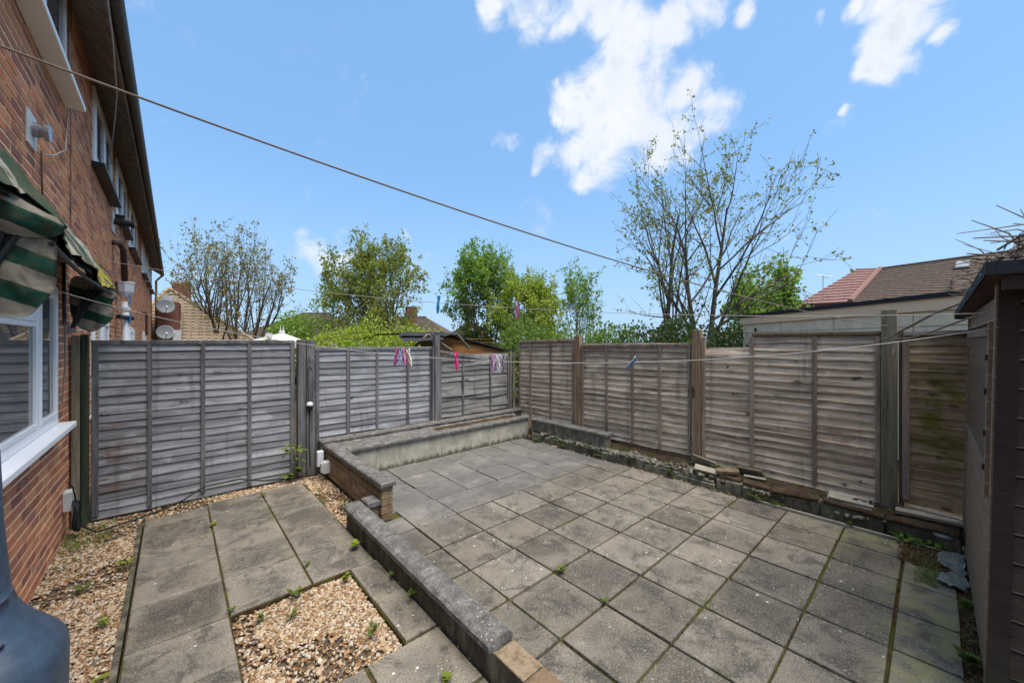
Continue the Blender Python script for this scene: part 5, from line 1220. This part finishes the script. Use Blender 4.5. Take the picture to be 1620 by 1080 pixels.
# distant brick gable with window
gb = thing('brick_gable_house', 'small distant brick gable with one white window left of ivy', 'house', far(740, 28)); c0 = far(722, 28); c1 = far(762, 28); u = (c1 - c0); wd_ = u.length; u.normalize(); bk = Vector((-u.y, u.x, 0)); bk = bk if bk.dot(FW) > 0 else -bk
MB().prism([c0 + Vector((0, 0, 0)), c1, c1 + Vector((0, 0, 2.9)), (c0 + c1) / 2 + Vector((0, 0, 3.25)), c0 + Vector((0, 0, 2.7))], bk * 4).build('wall', M_farbrick, gb)
q = c0 + u * (wd_ * .32) - bk * .05; w_ = MB().prism([q + Vector((0, 0, 1.95)), q + u * .75 + Vector((0, 0, 1.95)), q + u * .75 + Vector((0, 0, 2.75)), q + Vector((0, 0, 2.75))], bk * .08).build('window', M_upvc, gb)
q2 = q + u * .1 - bk * .02; MB().prism([q2 + Vector((0, 0, 2.05)), q2 + u * .55 + Vector((0, 0, 2.05)), q2 + u * .55 + Vector((0, 0, 2.65)), q2 + Vector((0, 0, 2.65))], bk * .05).build('pane', M_glass, w_)
q = c0 - u * 1.6 - bk * .3; MB().prism([q + Vector((0, 0, 1.9)), c1 + u * .2 - bk * .3 + Vector((0, 0, 2.2)), c1 - u * 1.0 - bk * .2 + Vector((0, 0, 2.75)), c0 + u * .1 + Vector((0, 0, 2.72))], bk * .2).build('lean_to_roof', M_tile_dark, gb)
# white gazebo roof just over the fence
gz = thing('white_gazebo', 'cream pointed gazebo roof showing above the first grey fence panel', 'gazebo', far(445, 12)); c = far(447, 12)
m = MB(); A = [c + U * -.95 - Bk * .2, c + U * .42 - Bk * .8, c + U * .75 + Bk * .4, c + U * -.3 + Bk * .9]; zt_ = Vector((0, 0, 2.08)); m.add([p + Vector((0, 0, 1.80)) for p in A] + [c + zt_], [(0, 1, 4), (1, 2, 4), (2, 3, 4), (3, 0, 4)]); m.add([p + Vector((0, 0, q)) for q in (1.60, 1.80) for p in A], [(0, 1, 5, 4), (1, 2, 6, 5), (2, 3, 7, 6), (3, 0, 4, 7)]); m.build('canopy', M_cream, gz)
for k, dx in enumerate((-.06, .02)): MB().lathe([(.05, 0), (.045, .04), (.02, .08), (.004, .26)], tuple(c + U * dx + Vector((0, 0, 2.07))), 8).build('finial', M_pipe_w, gz)
MB().obox(tuple(c + U * -.40 - Bk * .35 + Vector((0, 0, 1.98))), (.14, .14, .12), rot(0, R(20), R(30))).build('corner_cap', M_pipe_w, gz)
for p in A: MB().tube([p + Vector((0, 0, -.1)), p + Vector((0, 0, 1.62))], .03, 6).build('leg', M_pipe_w, gz)
# collapsed felt roof shed with orange gable behind the third panel
os_ = thing('orange_timber_shed', 'orange timber shed with torn black felt roof behind the grey fence', 'shed', (4.5, 6.8, 0))
for k in range(5):
    zt0, zt1 = 1.55 + .075 * k, 1.55 + .075 * (k + 1); xr = 5.62 - .36 * k
    MB().prism([(3.55, 6.6 + .004 * k, zt0 - .4 * (k == 0)), (5.65, 6.6 + .004 * k, zt0 - .4 * (k == 0)), (xr + .05, 6.6 + .004 * k, zt0 + .02), (max(3.9, xr - .32), 6.6 + .004 * k, zt1), (3.55, 6.6 + .004 * k, zt1)], (0, .02, 0)).build('board', M_orange, os_)
MB().box(3.56, 5.6, 6.63, 8.0, -.1, 1.5).build('shed_core', M_orange, os_)
MB().prism([(3.2, 6.52, 1.93), (4.0, 6.52, 1.955), (5.75, 6.52, 1.575), (5.75, 6.52, 1.60), (4.0, 6.52, 1.985), (3.2, 6.52, 1.96)], (0, 1.5, 0)).build('roof_deck', M_felt, os_)
for (a, b, c_, d) in (((3.05, 6.35, 1.90), (4.3, 6.3, 1.93), (4.35, 6.55, 1.99), (3.1, 6.6, 1.97)), ((3.0, 6.2, 1.80), (3.8, 6.2, 1.84), (4.0, 6.5, 1.96), (3.05, 6.5, 1.92))):
    m = MB(); P = []
    for i in range(8):
        t = i / 7; r_ = []
        for j in range(14): s_ = j / 13; p = (Vector(a).lerp(Vector(b), s_)).lerp(Vector(d).lerp(Vector(c_), s_), t); p.z += .05 * nz(p.x * 5, p.y * 6); r_.append(p)
        P.append(r_)
    m.grid(P); m.build('torn_felt', M_felt, os_)
for (p, q) in (((3.15, 6.3, 1.60), (3.55, 6.35, 1.93)), ((3.55, 6.35, 1.93), (4.05, 6.3, 1.62)), ((4.15, 6.3, 1.96), (4.45, 6.28, 1.66))): MB().tube([p, q], .028, 4).build('broken_batten', M_postD, os_)
# concrete garage to the right
ga = thing('concrete_garage', 'concrete panel garage with cream fascia and black felt edge behind fence', 'garage', (9.5, 1.5, 0)); A = far(1530, 5.15); B = far(1177, 10.1); ud = (A - B); GL = ud.length; ud.normalize(); A2 = A + ud * 2.2; bk = Vector((-ud.y, ud.x, 0)); bk = bk if bk.x > 0 else -bk
def gq(z0, z1, off, th2, mat, nm, a=None, b=None, z0b=None, z1b=None):
    a = a or B; b = b or A2; m = MB(); z0b = z0 if z0b is None else z0b; z1b = z1 if z1b is None else z1b
    m.prism([a - bk * off + Vector((0, 0, z0)), b - bk * off + Vector((0, 0, z0b)), b - bk * off + Vector((0, 0, z1b)), a - bk * off + Vector((0, 0, z1))], bk * th2); return m.build(nm, mat, ga)
gq(-.1, 2.28, 0, 3.0, M_garage, 'wall')
npan = 5
for k in range(npan):
    a = B + ud * ((GL + 2.2) * k / npan + .01); b = B + ud * ((GL + 2.2) * (k + 1) / npan - .01)
    gq(-.1, 2.02, .03, .028, M_garage, 'wall_panel', a, b); gq(2.03, 2.24, .035, .033, M_garage, 'wall_panel', a, b)
gq(2.25, 2.43, .07, .05, M_cladding, 'fascia', B - ud * .06); gq(2.43, 2.50, .10, 3.3, M_felt, 'roof_felt', B - ud * .10)
hole = B + ud * .55 - bk * .045; MB().lathe([(.04, 0), (.045, .012), (.03, .014)], tuple(hole + Vector((0, 0, 2.10))), 10, Matrix.Rotation(math.atan2(-bk.y, -bk.x), 4, 'Z') @ rot(0, R(90))).build('vent_hole', M_black, ga)
# red and brown tiled house
rh = thing('red_brown_roof_house', 'house with red hipped roof end and long brown mossy roof with skylight', 'house', far(1450, 24))
e0, e1, e2 = far(1258, 25, 3.2), far(1352, 22, 3.7), far(1700, 15.5, 3.5)
k0, k1 = far(1362, 27.5, 6.9), far(1760, 19, 8.0)
k0 = far(1354, 27, 1.8 + 113 * 27 / 598); kR = far(1392, 26, 1.8 + 114 * 26 / 598); k1 = far(1640, 20, 1.8 + 147 * 20 / 598); e1 = far(1345, 22, 1.8 + 62 * 22 / 598); e0 = far(1262, 25, 1.8 + 58 * 25 / 598); e2 = far(1660, 15.5, 1.8 + 50 * 15.5 / 598)
def quad_tiles(a, b, c, d, rows, mat, nm, st_, cols=24):
    m = MB(); n = (b - a).cross(d - a).normalized(); n = n if n.z > 0 else -n
    for k in range(rows):
        t0, t1 = k / rows, min(1, (k + 1.1) / rows); P = [[], [], []]
        for j in range(cols + 1):
            s_ = j / cols; lo = a.lerp(b, s_); hi = d.lerp(c, s_); jit = nz(j * 1.7, k * 2.3) * st_ * .3
            P[0].append(lo.lerp(hi, t0)); P[1].append(lo.lerp(hi, t0) + n * (st_ + jit)); P[2].append(lo.lerp(hi, t1) + n * st_ * .1)
        m.grid(P)
    return m.build(nm, mat, rh, kind='stuff')
quad_tiles(e0, e1, kR, k0, 12, M_tile_red, 'red_roof_tiles', .06); quad_tiles(e1, e2, k1, kR, 18, M_tile_brown, 'brown_roof_tiles', .04, 50)
MB().tube([e1 + Vector((0, 0, .08)), kR + Vector((0, 0, .08))], .14, 6).build('verge_tiles', M_tile_red, rh); MB().tube([kR + Vector((0, 0, .03)), k1 + Vector((0, 0, .03))], .10, 6).build('ridge_tiles', M_tile_brown, rh); MB().tube([k0, kR], .10, 6).build('ridge_tiles', M_tile_red, rh)
MB().prism([e0, e1, e2, Vector((e2.x, e2.y, 0)), Vector((e1.x, e1.y, 0)), Vector((e0.x, e0.y, 0))], FW * .3 + Vector((0, 0, -.15))).build('wall', M_farbrick, rh)
def onroof(s_, t): return e1.lerp(e2, s_).lerp(kR.lerp(k1, s_), t)
nn = (e2 - e1).cross(kR - e1).normalized(); nn = nn if nn.z > 0 else -nn
for (s0, s1, t0, t1) in ((.555, .655, .72, .90), (.74, .86, .74, .92)):
    q = [onroof(s0, t0), onroof(s1, t0), onroof(s1, t1), onroof(s0, t1)]; fr_ = MB().prism([p + nn * .02 for p in q], nn * .10).build('skylight', M_tile_dark, rh)
    c = (q[0] + q[2]) / 2; MB().prism([c + (p - c) * .8 + nn * .121 for p in q], nn * .02).build('pane', M_dish, fr_)
q = onroof(.58, .30); MB().tube([q, q + Vector((0, 0, .55))], .09, 8).build('vent_pipe', M_tile_red, rh)
an = thing('tv_aerial', 'thin TV aerial standing left of the red hipped roof', 'aerial', far(1302, 24)); p = far(1302, 24, 3.5); MB().tube([p, p + Vector((0, 0, 2.45))], .02, 4).build('mast', M_steel, an); q = p + Vector((0, 0, 2.42)); MB().tube([q - RT * .35 + FW * .1 + Vector((0, 0, .12)), q + RT * .45 - FW * .1], .018, 4).build('boom', M_steel, an)
for k in range(4): c = q.lerp(q + RT * .45, k / 4 + .1); MB().tube([c + Vector((0, 0, .12)), c - Vector((0, 0, .12))], .01, 4).build('element', M_steel, an)
